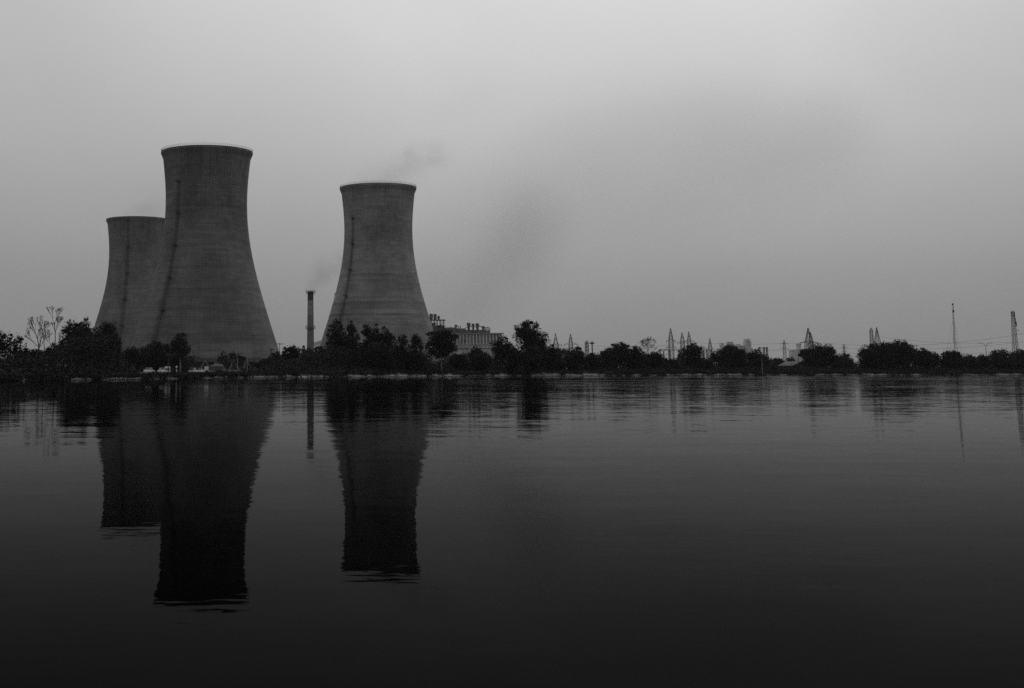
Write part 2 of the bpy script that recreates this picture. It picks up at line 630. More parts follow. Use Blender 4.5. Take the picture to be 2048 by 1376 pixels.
def tree(name, label, u, v_top, half_px, v_low, Y, style='round', group=None, bark='bark', leaf='leaf', cat='tree', seed=None, lean=0.0):
    """a broadleaf tree: tapered trunk and limbs carrying leaf clumps; v_low is where its crown begins"""
    rr = np.random.default_rng(seed if seed is not None else int(abs(u) * 7 + v_top))
    base = Vector((gx(u, Y), Y, 1.0))
    H = at(u, v_top, Y).z - base.z
    low = max(.4, at(u, v_low, Y).z - base.z)
    rx = half_px * mpp(Y) * 1.15
    ch = H - low
    root = empty(name, base)
    tag(root, label, cat, group)
    par = {'round': (46, .20, .75, 1.0), 'airy': (36, .20, .6, .75), 'dense': (60, .19, 1.0, 1.0), 'tuft': (16, .24, .4, .9)}[style]
    ncl, crad, core, _ = par
    ncl = int(ncl * max(.6, min(2.2, (rx * ch) / 30)))
    ph = rr.uniform(0, 6.28, 4)
    # the crown is several uneven lobes; clumps of leaves sit mostly near their skins
    nl = {'round': 8, 'airy': 6, 'dense': 9, 'tuft': 5}[style]
    big = {'round': .60, 'airy': .54, 'dense': .64, 'tuft': .56}[style]
    lobes = [(np.array([rr.uniform(-.22, .22) * rx, 0, H - ch * .26]), rx * big * .95, ch * .28)]
    for sgn in (-1, 1):
        r_ = rx * big * rr.uniform(.8, 1.1)
        lobes.append((np.array([sgn * (rx - r_), rr.uniform(-.3, .3) * rx, low + ch * rr.uniform(.30, .62)]), r_, ch * rr.uniform(.26, .36)))
    for i in range(nl - 3):
        a_ = rr.uniform(0, 6.28); r_ = rx * big * rr.uniform(.7, 1.1)
        d_ = (rx - r_) * rr.uniform(.35, 1.0)
        lobes.append((np.array([d_ * math.cos(a_), d_ * math.sin(a_), low + ch * rr.uniform(.2, .74)]), r_, ch * rr.uniform(.2, .32)))
    cen = []
    for i in range(ncl):
        lc, lr, lz = lobes[i % nl]
        d = rr.normal(size=3); d /= np.linalg.norm(d)
        k = rr.uniform(.35, 1.0) ** .55 * .86
        cen.append(lc + d * k * np.array([lr, lr, lz]))
    cen = np.array(cen)
    cen[:, 2] = np.minimum(cen[:, 2], H - .3)
    if lean:
        cen[:, 0] += lean * cen[:, 2]
    cr = np.clip(rr.normal(1, .25, len(cen)), .55, 1.5) * crad * .9 * min(rx * 1.1, ch * .7)
    pts, siz = [], []
    ls = .20 if Y < 350 else (.26 if Y < 460 else .32)
    per = int(np.clip(75 * (np.mean(cr) / 1.3) ** 2 / (ls / .33) ** 2, 35, 330))
    for c, r in zip(cen, cr):
        k = int(per * rr.uniform(.7, 1.3))
        p = rr.normal(size=(k, 3))
        p /= np.linalg.norm(p, axis=1)[:, None]
        p *= (rr.uniform(0, 1, k) ** .45)[:, None] * r * np.array([1.05, 1.05, .8])
        pts.append(c + p)
        siz.append(rr.uniform(.6, 1.25, k) * ls)
    # the shaded heart of the crown
    kc = int(1300 * (.3 / ls) ** 2 * core * max(.4, min(2.0, rx * ch / 40)))
    p = rr.normal(size=(kc, 3)); p /= np.linalg.norm(p, axis=1)[:, None]
    p *= (rr.uniform(0, 1, kc) ** .4)[:, None]
    li = rr.integers(0, nl, kc)
    LC = np.array([l[0] for l in lobes]); LR = np.array([[l[1], l[1], l[2]] for l in lobes])
    p = LC[li] + p * LR[li] * .82
    if lean: p[:, 0] += lean * p[:, 2]
    pts.append(p); siz.append(rr.uniform(.7, 1.4, kc) * ls)
    if style in ('dense', 'round'):
        kd = int(kc * (1.0 if style == 'dense' else .5))
        p = rr.normal(size=(kd, 3)); p /= np.linalg.norm(p, axis=1)[:, None]
        p *= (rr.uniform(0, 1, kd) ** .4)[:, None] * np.array([rx * .86, rx * .86, ch * .44]) * (1 + .1 * np.sin(7 * p[:, :1] + ph[0]))
        p[:, 2] += low + ch * .49
        if lean: p[:, 0] += lean * p[:, 2]
        pts.append(p); siz.append(rr.uniform(.7, 1.3, kd) * ls)
    # a few sprays that break the outline
    ks = int(160 * max(.6, rx / 4))
    d = rr.normal(size=(ks, 3)); d /= np.linalg.norm(d, axis=1)[:, None]
    li = rr.integers(0, nl, ks)
    p = LC[li] + d * LR[li] * rr.uniform(.95, 1.15, ks)[:, None]
    p[:, 2] = np.minimum(p[:, 2], H + .2)
    if lean: p[:, 0] += lean * p[:, 2]
    pts.append(p); siz.append(rr.uniform(.5, .9, ks) * ls)
    P = np.concatenate(pts).astype(np.float32); S = np.concatenate(siz)
    ok = P[:, 2] > .1
    me = leaves_mesh('crown', P[ok], S[ok], M[leaf], int(abs(u)))
    o = bpy.data.objects.new('crown', me); COL.objects.link(o); o.parent = root
    # wood
    wb = MB()
    tr = max(.10, H * .018)
    sw = rr.uniform(-.4, .4, 3)
    top = low + ch * .55
    tp = [(0, 0, -.6), (sw[0] * .3 + lean * top * .3, 0, top * .35), (sw[1] * .6 + lean * top * .65, sw[2] * .4, top * .7), (sw[1] * .7 + lean * top, sw[2] * .5, top)]
    wb.tube(tp, [tr * 1.25, tr, tr * .72, tr * .4], 7)
    for i in rr.choice(len(cen), size=min(len(cen), 9 if style in ('airy', 'tuft') else 7), replace=False):
        k = rr.uniform(.35, .85)
        s0 = Vector(tp[1]).lerp(Vector(tp[3]), k)
        e = Vector(cen[i])
        if e.z < s0.z - .5: s0 = Vector(tp[0]).lerp(Vector(tp[1]), .9)
        mid = s0.lerp(e, .5) + Vector((0, 0, .12 * (e - s0).length))
        wb.tube([s0, mid, e], [tr * .45, tr * .28, tr * .1], 5)
    wb.build('trunk', M[bark], root, smooth=True)
    return root


def bare_tree(name, label, pts_px, Y, fan, seed, group=None, bark='bark_dead', thick=.16):
    """leafless tree: a leaning stem and forking twigs; pts_px is the stem from the foot up"""
    rr = random.Random(seed)
    P = [at(u, v, Y) for u, v in pts_px]
    root = empty(name, (P[0].x, Y, 1.0))
    tag(root, label, 'tree', group)
    o0 = Vector((P[0].x, Y, 1.0))
    L = [p - o0 for p in P]
    L[0].z = -.5
    st = MB()
    k = len(L)
    st.tube(L, [thick * (1 - .6 * i / (k - 1)) for i in range(k)], 7)
    st.build('trunk', M[bark], root, smooth=True)
    tw = MB()

    def grow(p, d, ln, r, lvl):
        q = p + d * ln * .5 + Vector((rr.uniform(-.08, .08) * ln, rr.uniform(-.08, .08) * ln, .03 * ln))
        e = q + (d + Vector((rr.uniform(-.15, .15), rr.uniform(-.15, .15), .12))).normalized() * ln * .5
        tw.tube([p, q, e], [r, r * .8, r * .55], 4)
        if lvl <= 0:
            return
        for i in range(rr.choice((2, 2, 3))):
            s = 1 if i % 2 else -1
            nd = (d + Vector((s * rr.uniform(.18, .55) * fan, rr.uniform(-.4, .4), rr.uniform(0, .35)))).normalized()
            grow(e if i < 2 else q, nd, ln * rr.uniform(.62, .82), max(.038, r * .62), lvl - 1)
    H = at(pts_px[-1][0], pts_px[-1][1], Y).z
    return root, tw, grow, L, st


# ------------------------------------------------------------------ cooling towers
# silhouette of the nearest tower read from the photograph: (row, half width) in pixels
T_Y, T_U = 712.0, 411.5
SIL = [(314, 87.6), (330, 86), (350, 84), (374, 82), (405, 81), (440, 82.4), (477, 87), (510, 92.6), (540, 99), (582, 110.6), (610, 119), (636, 127.5), (660, 135), (680, 141.5), (721, 155.5)]
GZ = 1.2
PROF = []
for v, r in SIL:
    p = at(T_U, v, T_Y)
    zc = T_Y * CP + (p.z - EYE) * SP
    PROF.append((r * zc / F_PX, p.z - GZ))
PROF.reverse()                       # from the bottom up
Z_TOP = at(T_U, 305, T_Y).z - GZ
R_LIP = 91.6 * (T_Y * CP + Z_TOP * SP) / F_PX


def smooth_profile(pr, n):
    z = np.array([p[1] for p in pr]); r = np.array([p[0] for p in pr])
    co = np.polyfit(z, r, 5)
    zz = np.linspace(z[0], z[-1], n)
    return list(zip(np.polyval(co, zz), zz))


PS = smooth_profile(PROF, 60)
R_AT = lambda z: float(np.interp(z, [p[1] for p in PS], [p[0] for p in PS]))


def cooling_tower(u, Y, label, ladder_deg, ladder_top, val, seed, rail=True, bands=()):
    root = empty('cooling_tower', (gx(u, Y), Y, GZ))
    tag(root, label, 'cooling tower', 'hyperbolic cooling towers')
    la = math.radians(ladder_deg)
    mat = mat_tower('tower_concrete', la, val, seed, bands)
    mb = MB()
    th = .6
    outer = [(r, z) for r, z in PS]
    inner = [(r - th, z) for r, z in reversed(PS)]
    mb.lathe(outer + inner, 128, closed=True)
    mb.build('shell', mat, root, smooth=True)
    # thickened lip
    zb, rb = PS[-1][1], PS[-1][0]
    lip = MB()
    lip.lathe([(rb + .02, zb - 1.0), (R_LIP - .25, zb + .9), (R_LIP, zb + 1.3), (R_LIP, Z_TOP), (R_LIP - .25, Z_TOP + .15), (rb - 1.2, Z_TOP + .15), (rb - 1.2, zb - .4), (rb - .7, zb - 1.0)], 128, closed=True)
    lip.build('rim', mat, root)
    # bottom ring beam
    r0, z0 = PS[0]
    rbm = MB()
    rbm.lathe([(r0 + .25, z0 - .9), (r0 + .25, z0 + .5), (r0 - .9, z0 + .5), (r0 - .9, z0 - .9)], 96, closed=True)
    rbm.build('ring_beam', M['conc_dark'], root)
    if rail:
        rl = MB()
        npst = 120
        rr = R_LIP - .15
        for k in range(npst):
            w = 2 * math.pi * k / npst
            x, y = rr * math.cos(w), rr * math.sin(w)
            rl.bar((x, y, Z_TOP + .1), (x, y, Z_TOP + 1.2 + (.4 if k % 10 == 0 else 0)), .045, 4)
        for zz in (.65, 1.2):
            ring = [(rr * math.cos(2 * math.pi * k / 96), rr * math.sin(2 * math.pi * k / 96), Z_TOP + zz) for k in range(97)]
            rl.tube(ring, .035, 4)
        rl.build('railing', M['steel_dark'], root)
    # raker columns in pairs
    cb = MB()
    npair = 36
    for k in range(npair):
        w = 2 * math.pi * k / npair
        for s in (-1, 1):
            a, b = w, w + s * math.pi / npair
            cbm = MB()
            cbm.bar(((r0 + 2.3) * math.cos(a), (r0 + 2.3) * math.sin(a), -1.0), (r0 * math.cos(b), r0 * math.sin(b), z0 - .4), .42, 6)
            cbm.build('raker_column', M['conc_mid'], root)
    # basin, and a dark fill drum added to darken the gap behind the columns
    bs = MB()
    bs.lathe([(r0 + 4.5, -1), (r0 + 4.5, 1.0), (r0 + 4.1, 1.0), (r0 + 4.1, -1)], 96, closed=True)
    bs.build('basin_wall', M['conc'], root)
    fl = MB()
    fl.lathe([(.1, -.5), (r0 - 4, -.5), (r0 - 4, z0 + 1), (.1, z0 + 1)], 64)
    fl.build('dark_packing', M['conc_dark'], root)
    # ladder with cage and landings
    ld = MB()
    zs = np.linspace(2, ladder_top, 60)
    def pt(z, off, da=0.0):
        r = R_AT(z) + off
        return Vector((r * math.sin(la + da / r), -r * math.cos(la + da / r), z))
    for s in (-.45, .45):
        ld.tube([pt(z, .35, s) for z in zs], .06, 4)
        ld.tube([pt(z, 1.1, s * 1.3) for z in zs], .05, 4)
    for z in np.arange(3, ladder_top, 1.1):
        ld.tube([pt(z, .35, -.45), pt(z, 1.1, -.6), pt(z, 1.1, .6), pt(z, .35, .45)], .04, 4)
    lad = ld.build('ladder', M['steel_dark'], root)
    for z in np.arange(14, ladder_top + 1, (ladder_top - 14) / 5):
        pf = MB()
        c = pt(z, 1.0)
        pf.box((c.x, c.y, c.z), (2.6, 2.0, .25), la)
        for dx in (-1.2, 1.2):
            q = pt(z, 1.9, dx)
            pf.bar(q, q + Vector((0, 0, 1.2)), .06)
        pf.tube([pt(z, 1.9, -1.2) + Vector((0, 0, 1.2)), pt(z, 1.9, 1.2) + Vector((0, 0, 1.2))], .06, 4)
        pf.build('landing', M['steel_dark'], lad)
    return root


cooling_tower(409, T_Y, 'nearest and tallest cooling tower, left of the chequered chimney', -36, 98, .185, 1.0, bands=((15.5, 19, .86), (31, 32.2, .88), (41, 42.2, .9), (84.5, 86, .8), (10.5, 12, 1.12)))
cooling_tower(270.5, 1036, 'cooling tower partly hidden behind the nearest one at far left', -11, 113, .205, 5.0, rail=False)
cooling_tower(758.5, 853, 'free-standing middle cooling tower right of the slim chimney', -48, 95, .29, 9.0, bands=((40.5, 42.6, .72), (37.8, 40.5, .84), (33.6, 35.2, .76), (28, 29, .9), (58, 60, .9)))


# ------------------------------------------------------------------ chimneys
def chimney(u, v_top, Y, label, plats):
    p = at(u, v_top, Y)
    root = empty('chimney', (p.x, Y, 1.0))
    tag(root, label, 'chimney')
    H = p.z - 1
    rt, rbm = 5.9 * mpp(Y), 7.2 * mpp(Y)
    b = MB()
    b.lathe([(rbm * 1.12, -.5), (rbm, H * .25), (rt * 1.02, H * .8), (rt, H - .2), (rt * .8, H), (rt * .78, H - 4)], 40)
    b.build('shaft', M['chimney'], root, smooth=False)
    for v in plats:
        z = at(u, v, Y).z - 1
        pl = MB()
        r = rbm + (rt - rbm) * z / H
        pl.lathe([(r - .05, z - .35), (r + 1.3, z - .12), (r + 1.3, z + .12), (r - .05, z + .12)], 32)
        po = pl.build('platform', M['steel_dark'], root)
        rl = MB()
        for k in range(20):
            w = 2 * math.pi * k / 20
            x, y = (r + 1.25) * math.cos(w), (r + 1.25) * math.sin(w)
            rl.bar((x, y, z + .12), (x, y, z + 2.2), .09)
        for dz in (1.2, 2.2):
            rl.tube([((r + 1.25) * math.cos(2 * math.pi * k / 32), (r + 1.25) * math.sin(2 * math.pi * k / 32), z + dz) for k in range(33)], .07, 4)
        rl.build('railing', M['steel_dark'], po)
    ld = MB()
    for s in (-.35, .35):
        ld.bar((rbm * .75 + s, -rbm * .75, 0), (rt * .75 + s, -rt * .75, H), .09)
    ld.build('ladder', M['steel_dark'], root)
    return root


chimney(621, 582.5, CH_Y, 'slim chimney with chequered band between two cooling towers', (586.5, 657.5))
chimney(677.5, 585, 1320, 'chimney hidden behind the middle cooling tower, only its platform edge showing', (590.5,))

# ------------------------------------------------------------------ power station hall, boiler steelwork
HY = 1350.0
hall = empty('turbine_hall', (at(930, 742, HY).x, HY, 1.0), 0)
tag(hall, 'long pale turbine hall with dark tall windows right of the middle cooling tower', 'building')
hx = lambda u: at(u, 700, HY).x - hall.location.x
hz = lambda v: at(930, v, HY).z - 1.0
x0, x1 = hx(846), hx(1004)
b = MB(); b.box(((x0 + x1) / 2, 15, hz(668) / 2 - .5), (x1 - x0, 30, hz(668) + 1)); b.build('wall', M['hall'], hall)
b = MB(); b.box(((x0 + hx(1008)) / 2, 14.5, hz(667) + .1), (hx(1008) - x0 + .4, 33, .9)); b.build('roof', M['conc'], hall)
uu = 848.0
while uu < 1003:
    b = MB()
    xa = hx(uu)
    b.box((xa, -.30, (hz(669) + hz(688)) / 2), (1.05, .8, hz(669) - hz(688)))
    b.build('pilaster', M['hall_pale'], hall)
    b = MB()
    xb = hx(uu + 3.3)
    b.box((xb, -.03, (hz(670) + hz(686.5)) / 2), (1.75, .22, hz(670) - hz(686.5)))
    w = b.build('window', M['hall_glass'], hall)
    b = MB()
    b.box((xb, -.20, hz(676)), (1.34, .1, .22)); b.box((xb, -.20, hz(681)), (1.34, .1, .22))
    b.build('glazing_bar', M['conc'], w)
    uu += 6.6
for v, m in ((689, 'conc_pale'), (697, 'conc_dark')):
    b = MB(); b.box(((x0 + x1) / 2, -.2, hz(v)), (x1 - x0 - .4, .6, .6)); b.build('string_course', M[m], hall)

# mills, ducts and cyclones on the hall roof
eq = empty('rooftop_ducts', (hall.location.x, HY + 14, at(930, 666, HY).z))
tag(eq, 'dark cluster of ducts, hoppers and pipe bends on the turbine hall roof', 'machinery')
ex = lambda u: at(u, 660, HY + 14).x - eq.location.x
ez = lambda v: at(930, v, HY + 14).z - eq.location.z
for ua, ub, va in ((880, 912, 655), (911, 929, 657), (929, 944, 660), (946, 965, 660), (962, 979, 661)):
    b = MB(); xa, xb = ex(ua), ex(ub)
    b.box(((xa + xb) / 2, 0, (ez(va) - .5) / 2), (xb - xa, 6 + (ua % 5), ez(va) + .5)); b.build('casing', M['equip'], eq)
for uc, va, vb, r in ((911.5, 649.5, 657, 1.3), (916, 652, 657, .6), (920.5, 652, 657, .6), (937, 645.5, 661, 1.7), (946, 647, 661, 1.3), (954.5, 646.5, 661, 1.6), (966, 652, 662, 1.5)):
    b = MB(); x = ex(uc)
    za, zb = ez(va), ez(vb)
    b.lathe([(r * .55, zb - 1), (r * .75, zb + (za - zb) * .3), (r * .7, zb + (za - zb) * .55), (r * 1.15, zb + (za - zb) * .62), (r * 1.15, za - .4), (r * .6, za), (.05, za)], 14)
    o = b.build('cyclone', M['equip'], eq); o.location = (x, -1.5, 0)
for ua, ub, va, vb in ((930, 938, 655, 666), (938, 946, 653, 662), (946, 953, 654, 664), (956, 964, 653, 664), (969, 979, 655, 666), (971, 977, 658, 666)):
    b = MB(); xa, xb = ex(ua), ex(ub)
    za, zb = ez(va), ez(vb)
    pts = [(xa, -3, zb)] + [((xa + xb) / 2 - (xb - xa) / 2 * math.cos(w), -3, za - 1 + math.sin(w)) for w in np.linspace(0, math.pi, 7)] + [(xb, -3, zb)]
    b.tube(pts, .38, 6); b.build('duct', M['equip'], eq)
b = MB(); b.box((ex(935), -4.2, ez(663)), (2.2, .5, 1.6)); b.build('sign_panel', M['conc_pale'], eq)
b = MB()
for u_ in (971, 974.5, 978):
    b.bar((ex(u_), 1, -1), (ex(u_), 1, ez(655)), .16)
b.bar((ex(966), 1, ez(655)), (ex(979), 1, ez(655)), .16)
b.build('pipe_rack', M['equip'], eq)

BY = 1250.0
bo = empty('boiler_frame', (at(872, 742, BY).x, BY + 4, 1.0))
tag(bo, 'open steel boiler frame with three roof vents beside the middle cooling tower', 'structure')
bxx = lambda u: at(u, 645, BY).x - bo.location.x
bzz = lambda v: at(872, v, BY).z - 1.0
b = MB(); b.box((bxx(873), 0, bzz(640)), (bxx(891) - bxx(855), 9, .9)); b.build('roof', M['equip'], bo)
for v in (653, 664):
    b = MB(); b.box((bxx(872), 0, bzz(v)), (bxx(889) - bxx(855), 8.4, .7)); b.build('floor_slab', M['equip'], bo)
for u_ in (857, 863, 869, 875, 881, 888):
    for y in (-4, 4):
        b = MB(); b.bar((bxx(u_), y, -1), (bxx(u_), y, bzz(640.5)), .26); b.build('column', M['equip'], bo)
for ua, ub in ((881, 888), (888, 881), (869, 875), (875, 869)):
    b = MB(); b.bar((bxx(ua), -4.1, bzz(652)), (bxx(ub), -4.1, bzz(642)), .15); b.build('brace', M['equip'], bo)
b = MB(); b.box((bxx(866), 1, bzz(650)), (5, 5, 4)); b.build('bunker', M['equip'], bo)
b = MB(); b.box((bxx(866), 0, bzz(668)), (bxx(884) - bxx(855), 7.5, bzz(655) - bzz(690))); b.build('casing', M['equip'], bo)
for uc, va, r in ((863, 627, 1.7), (871, 627.5, 1.5), (878, 631, 1.15)):
    b = MB(); zz = bzz(640) + .4; za = bzz(va)
    b.lathe([(r * .8, zz), (r * .8, zz + (za - zz) * .2), (r, zz + (za - zz) * .22), (r, za - .7), (r * .7, za - .5), (r * .7, za), (.05, za)], 16)
    o = b.build('vent', M['equip'], bo); o.location = (bxx(uc), -1, 0)

# inclined coal conveyor
CY = 1150.0
pa, pb = at(627, 688.5, CY), at(664, 676, CY)
cv = empty('conveyor_gallery', (pa.x, CY, 1.0))
tag(cv, 'inclined covered conveyor gallery between the chimney and the shore trees', 'conveyor')
d = pb - pa
b = MB()
sec = [(-1.6, -1.7), (-1.6, 1.2), (0, 2.0), (1.6, 1.2), (1.6, -1.7)]
vs0 = [(0, y, pa.z - 1 + z) for y, z in sec] + [(d.x, y, pb.z - 1 + z) for y, z in sec]
b.add(vs0, [(0, 1, 2, 3, 4), (9, 8, 7, 6, 5)] + [(i, (i + 1) % 5, (i + 1) % 5 + 5, i + 5) for i in range(5)])
b.build('gallery', M['far'], cv)
for k in (.08, .5, .92):
    q = pa.lerp(pb, k)
    for s in (-1, 1):
        b = MB(); b.bar((q.x - pa.x - .8, s * 1.6, -1), (q.x - pa.x, s * 1.3, q.z - 2.6), .3); b.build('trestle_leg', M['far'], cv)


# ------------------------------------------------------------------ pylons and poles
def lattice(mb, base, widths, r, n_per=1, yscale=1.0):
    """four-legged lattice through (z, half-width) levels, X-braced"""
    for (z0, w0), (z1, w1) in zip(widths, widths[1:]):
        c0 = [Vector((sx * w0, sy * w0 * yscale, z0)) for sx, sy in ((-1, -1), (1, -1), (1, 1), (-1, 1))]
        c1 = [Vector((sx * w1, sy * w1 * yscale, z1)) for sx, sy in ((-1, -1), (1, -1), (1, 1), (-1, 1))]
        for i in range(4):
            j = (i + 1) % 4
            mb.bar(c0[i], c1[i], r)
            mb.bar(c0[i], c1[j], r * .6, 3)
            mb.bar(c0[j], c1[i], r * .6, 3)
            mb.bar(c1[i], c1[j], r * .6, 3)


def subdiv(levels, step):
    out = []
    for (z0, w0), (z1, w1) in zip(levels, levels[1:]):
        k = max(1, round((z1 - z0) / step))
        for i in range(k):
            out.append((z0 + (z1 - z0) * i / k, w0 + (w1 - w0) * i / k))
    out.append(levels[-1])
    return out


WIRE_ENDS = {}


def pylon(key, u, v_top, Y, levels_px, arms, label, rz=0.0, r=.16, group='lattice transmission pylons'):
    """levels_px: (row, half width px) below the top; arms: (row, half span px)"""
    Y *= 1.5
    r *= 1.15
    p = at(u, v_top, Y)
    root = empty('transmission_pylon', (p.x, Y, 1.0), rz)
    tag(root, label, 'pylon', group)
    k = mpp(Y)
    zz = lambda v: at(u, v, Y).z - 1.0
    lv = [(-.5, levels_px[-1][1] * 1.25 * k)] + [(zz(v), w * k) for v, w in reversed(levels_px)] + [(p.z - 1, .12)]
    b = MB(); lattice(b, None, subdiv(lv, 3.4), r); b.build('lattice_tower', M['steel'], root)
    ends = []
    for v, w in arms:
        z = zz(v); L = w * k
        for s in (-1, 1):
            a = MB()
            a.bar((0, -.5, z), (s * L, 0, z), r * .8); a.bar((0, .5, z), (s * L, 0, z), r * .8)
            a.bar((s * .3, 0, z + 1.9), (s * L, 0, z + .1), r * .7)
            a.bar((s * L * .5, 0, z), (s * L * .5, 0, z + 1.0), r * .5, 3)
            a.build('crossarm', M['steel'], root)
            i = MB(); i.lathe([(.05, z), (.2, z - .3), (.2, z - 1.5), (.05, z - 1.8)], 8)
            io = i.build('insulator', M['steel_dark'], root); io.location = (s * L, 0, 0)
            ends.append(Vector((p.x + s * L * math.cos(rz), Y + s * L * math.sin(rz), 1 + z - 1.8)))
    WIRE_ENDS[key] = ends
    return root


pylon('a', 1111, 667, 820, [(684, 3.2), (695, 5.2), (706, 7)], [(690, 12)], 'sharp-topped pylon just right of the tallest round tree')
pylon('b', 1141, 668, 830, [(680, 2.6), (688, 3.2), (706, 4.2)], [(688.5, 13)], 'second sharp-topped pylon right of the tallest round tree')
pylon('c', 1341, 656.5, 800, [(676, 3.4), (682, 3.9), (715, 4.4)], [(682, 9), (695, 10)], 'tallest of the three pylons standing left of the ball-shaped tree')
pylon('d', 1364, 664.5, 880, [(680, 3), (687, 3.3), (712, 3.9)], [(686, 10)], 'pylon directly above the left edge of the ball-shaped tree')
pylon('e', 1377.5, 663, 900, [(678, 2.6), (684, 3), (712, 3.6)], [(682.5, 11)], 'pylon rising right over the ball-shaped tree')
pylon('f', 1419.5, 676.5, 950, [(690, 2.4), (697, 3), (716, 3.8)], [(697, 7)], 'small pylon in the gap between the ball-shaped tree and the next tree')
pylon('g', 1568, 679.5, 1350, [(684, 1.2), (692, 2), (716, 2.8)], [(687.5, 7.5), (697.5, 8)], 'faint distant pylon with two crossarms above low trees')
pylon('h', 1616, 655.5, 760, [(672, 3.4), (683, 5.6), (710, 7.5)], [(685.5, 17)], 'broad dark pylon behind the large tree right of the gabled house', r=.2)
pylon('i', 1621, 665, 800, [(680, 3.2), (690, 4), (712, 4.6)], [(690, 9)], 'narrower pylon standing just behind the broad dark pylon')
pylon('j', 1687.5, 687.5, 1500, [(694, 1.3), (715, 2.2)], [(694.5, 6), (703, 6)], 'faintest pylon, beyond the tree right of the gabled house')
pylon('k', 1742, 655.5, 820, [(660, 2.2), (684, 2.7), (712, 3.2)], [], 'left of the twin pylons above the widest tree mass')
pylon('l', 1753, 654.5, 800, [(668, 2.2), (684, 4.6), (712, 7)], [], 'right, wider of the twin pylons above the widest tree mass')

# guyed radio mast
p = at(1906, 607, 640); ms = empty('guyed_mast', (at(1911.5, 742, 640).x, 640, 1.0))
tag(ms, 'tall thin guyed mast standing alone above the right-hand trees', 'mast')
H = p.z - 1; b = MB()
k = mpp(640); dx = p.x - ms.location.x
segs = 26
for i in range(segs):
    z0, z1 = H * i / segs, H * (i + 1) / segs
    f = lambda z: dx * z / H
    tri = [(0, -.34), (.30, .2), (-.30, .2)]
    for j in range(3):
        q = (j + 1) % 3
        b.bar((f(z0) + tri[j][0], tri[j][1], z0), (f(z1) + tri[j][0], tri[j][1], z1), .07)
        b.bar((f(z0) + tri[j][0], tri[j][1], z0), (f(z1) + tri[q][0], tri[q][1], z1), .04, 3)
b.build('lattice_shaft', M['steel_dark'], ms)
for zf, gx_ in ((.8, 3.6), (.55, 2.6)):
    for a in (.1, 2.2, 4.3):
        b = MB(); b.bar((dx * zf, 0, H * zf), (gx_ * math.cos(a) * 1.4, 10 * math.sin(a), -.3), .035, 3); b.build('guy_wire', M['wire'], ms)
b = MB(); z = at(1906, 622.5, 640).z - 1; b.lathe([(.05, z - .5), (.42, z - .4), (.42, z + .4), (.05, z + .5)], 10); o = b.build('beacon', M['steel_dark'], ms); o.location.x = dx * z / H
b = MB(); b.box((dx - .25, 0, H - .3), (.5, .4, .7)); b.build('antenna', M['steel_dark'], ms)

# telecom tower at the right edge
TY = 620.0
p = at(2030.5, 624, TY); tt = empty('telecom_tower', (at(2034, 742, TY).x, TY, 1.0))
tag(tt, 'lattice telecom tower with antennas at the right edge', 'tower')
H = p.z - 1; k = mpp(TY)
b = MB(); lattice(b, None, subdiv([(-.5, 8.5 * k * .62), (at(2030, 700, TY).z - 1, 6.5 * k * .62), (at(2030, 655, TY).z - 1, 3.6 * k * .8), (H, 2.1 * k)], 2.6), .085)
b.build('lattice_tower', M['steel_dark'], tt)
for v, du, w in ((633, 0, 3.6), (645, 1.5, 2.6), (652, 2.5, 2.6), (660, 3.5, 2.0), (661, 7, 2.2), (668, 2, 2.4)):
    b = MB(); z = at(2030, v, TY).z - 1; r = w * k / 2
    b.tube([(du * k - r * .3, -.9, z), (du * k + r * .3, -.9, z)], [r * .9, r], 12)
    b.build('dish_antenna', M['steel_dark'], tt)
for v, du in ((628, -2.4), (628, 2.4), (648, 4.6), (640, 3.2)):
    b = MB(); z = at(2030, v, TY).z - 1
    b.box((du * k, -.4, z), (.35, .25, 2.2)); b.build('panel_antenna', M['steel_dark'], tt)
b = MB(); b.box((0, 0, H + .1), (5.2 * k, 5.2 * k, .25)); b.build('top_platform', M['steel_dark'], tt)
for s in (-1, 1):
    b = MB(); b.bar((s * 2.4 * k, 0, H), (s * 2.4 * k, 0, H + 1.1), .06); b.build('lightning_rod', M['steel_dark'], tt)

# double-armed street lamp
LY = 560.0
p = at(1971.5, 692, LY); lm = empty('street_lamp', (p.x, LY, 1.0)); tag(lm, 'double-armed street lamp above the hedge near the right edge', 'street lamp')
zt = p.z - 1; k = mpp(LY)
b = MB(); b.tube([(0, 0, -.5), (0, 0, zt)], [.15, .10], 8); b.build('pole', M['steel_dark'], lm)
for s in (-1, 1):
    b = MB(); zz = at(1971, 685.8, LY).z - 1
    b.tube([(0, 0, zt - .1), (s * 3 * k, 0, zt + (zz - zt) * .55), (s * 7 * k, 0, zt + (zz - zt) * .9), (s * 11 * k, 0, zz)], [.09, .08, .07, .06], 6)
    a = b.build('arm', M['steel_dark'], lm)
    b = MB(); b.box((s * 12.2 * k, 0, zz + .02), (3.6 * k, .4, .22), taper=.75); b.build('lamp_head', M['steel_dark'], a)


def crossarm_pole(u, v_top, Y, half, label, arms=1, cat='utility pole', mat='steel_dark', r=.14, du=0.0):
    p = at(u, v_top, Y); root = empty('utility_pole', (p.x, Y, 1.0)); tag(root, label, cat)
    H = p.z - 1; k = mpp(Y)
    b = MB(); b.tube([(0, 0, -.5), (0, 0, H)], [r * 1.2, r * .8], 8); b.build('pole', M[mat], root)
    for i in range(arms):
        b = MB(); z = H - .35 - i * 1.2
        b.box((du * k, -.12, z), (2 * half * k, .16, .18)); ca = b.build('crossarm', M[mat], root)
        for s in (-.9, -.35, .35, .9):
            b = MB(); b.lathe([(.07, 0), (.12, .12), (.07, .35), (.02, .4)], 7); o = b.build('insulator', M[mat], ca); o.location = (du * k + s * half * k, -.12, z + .09)
    return root


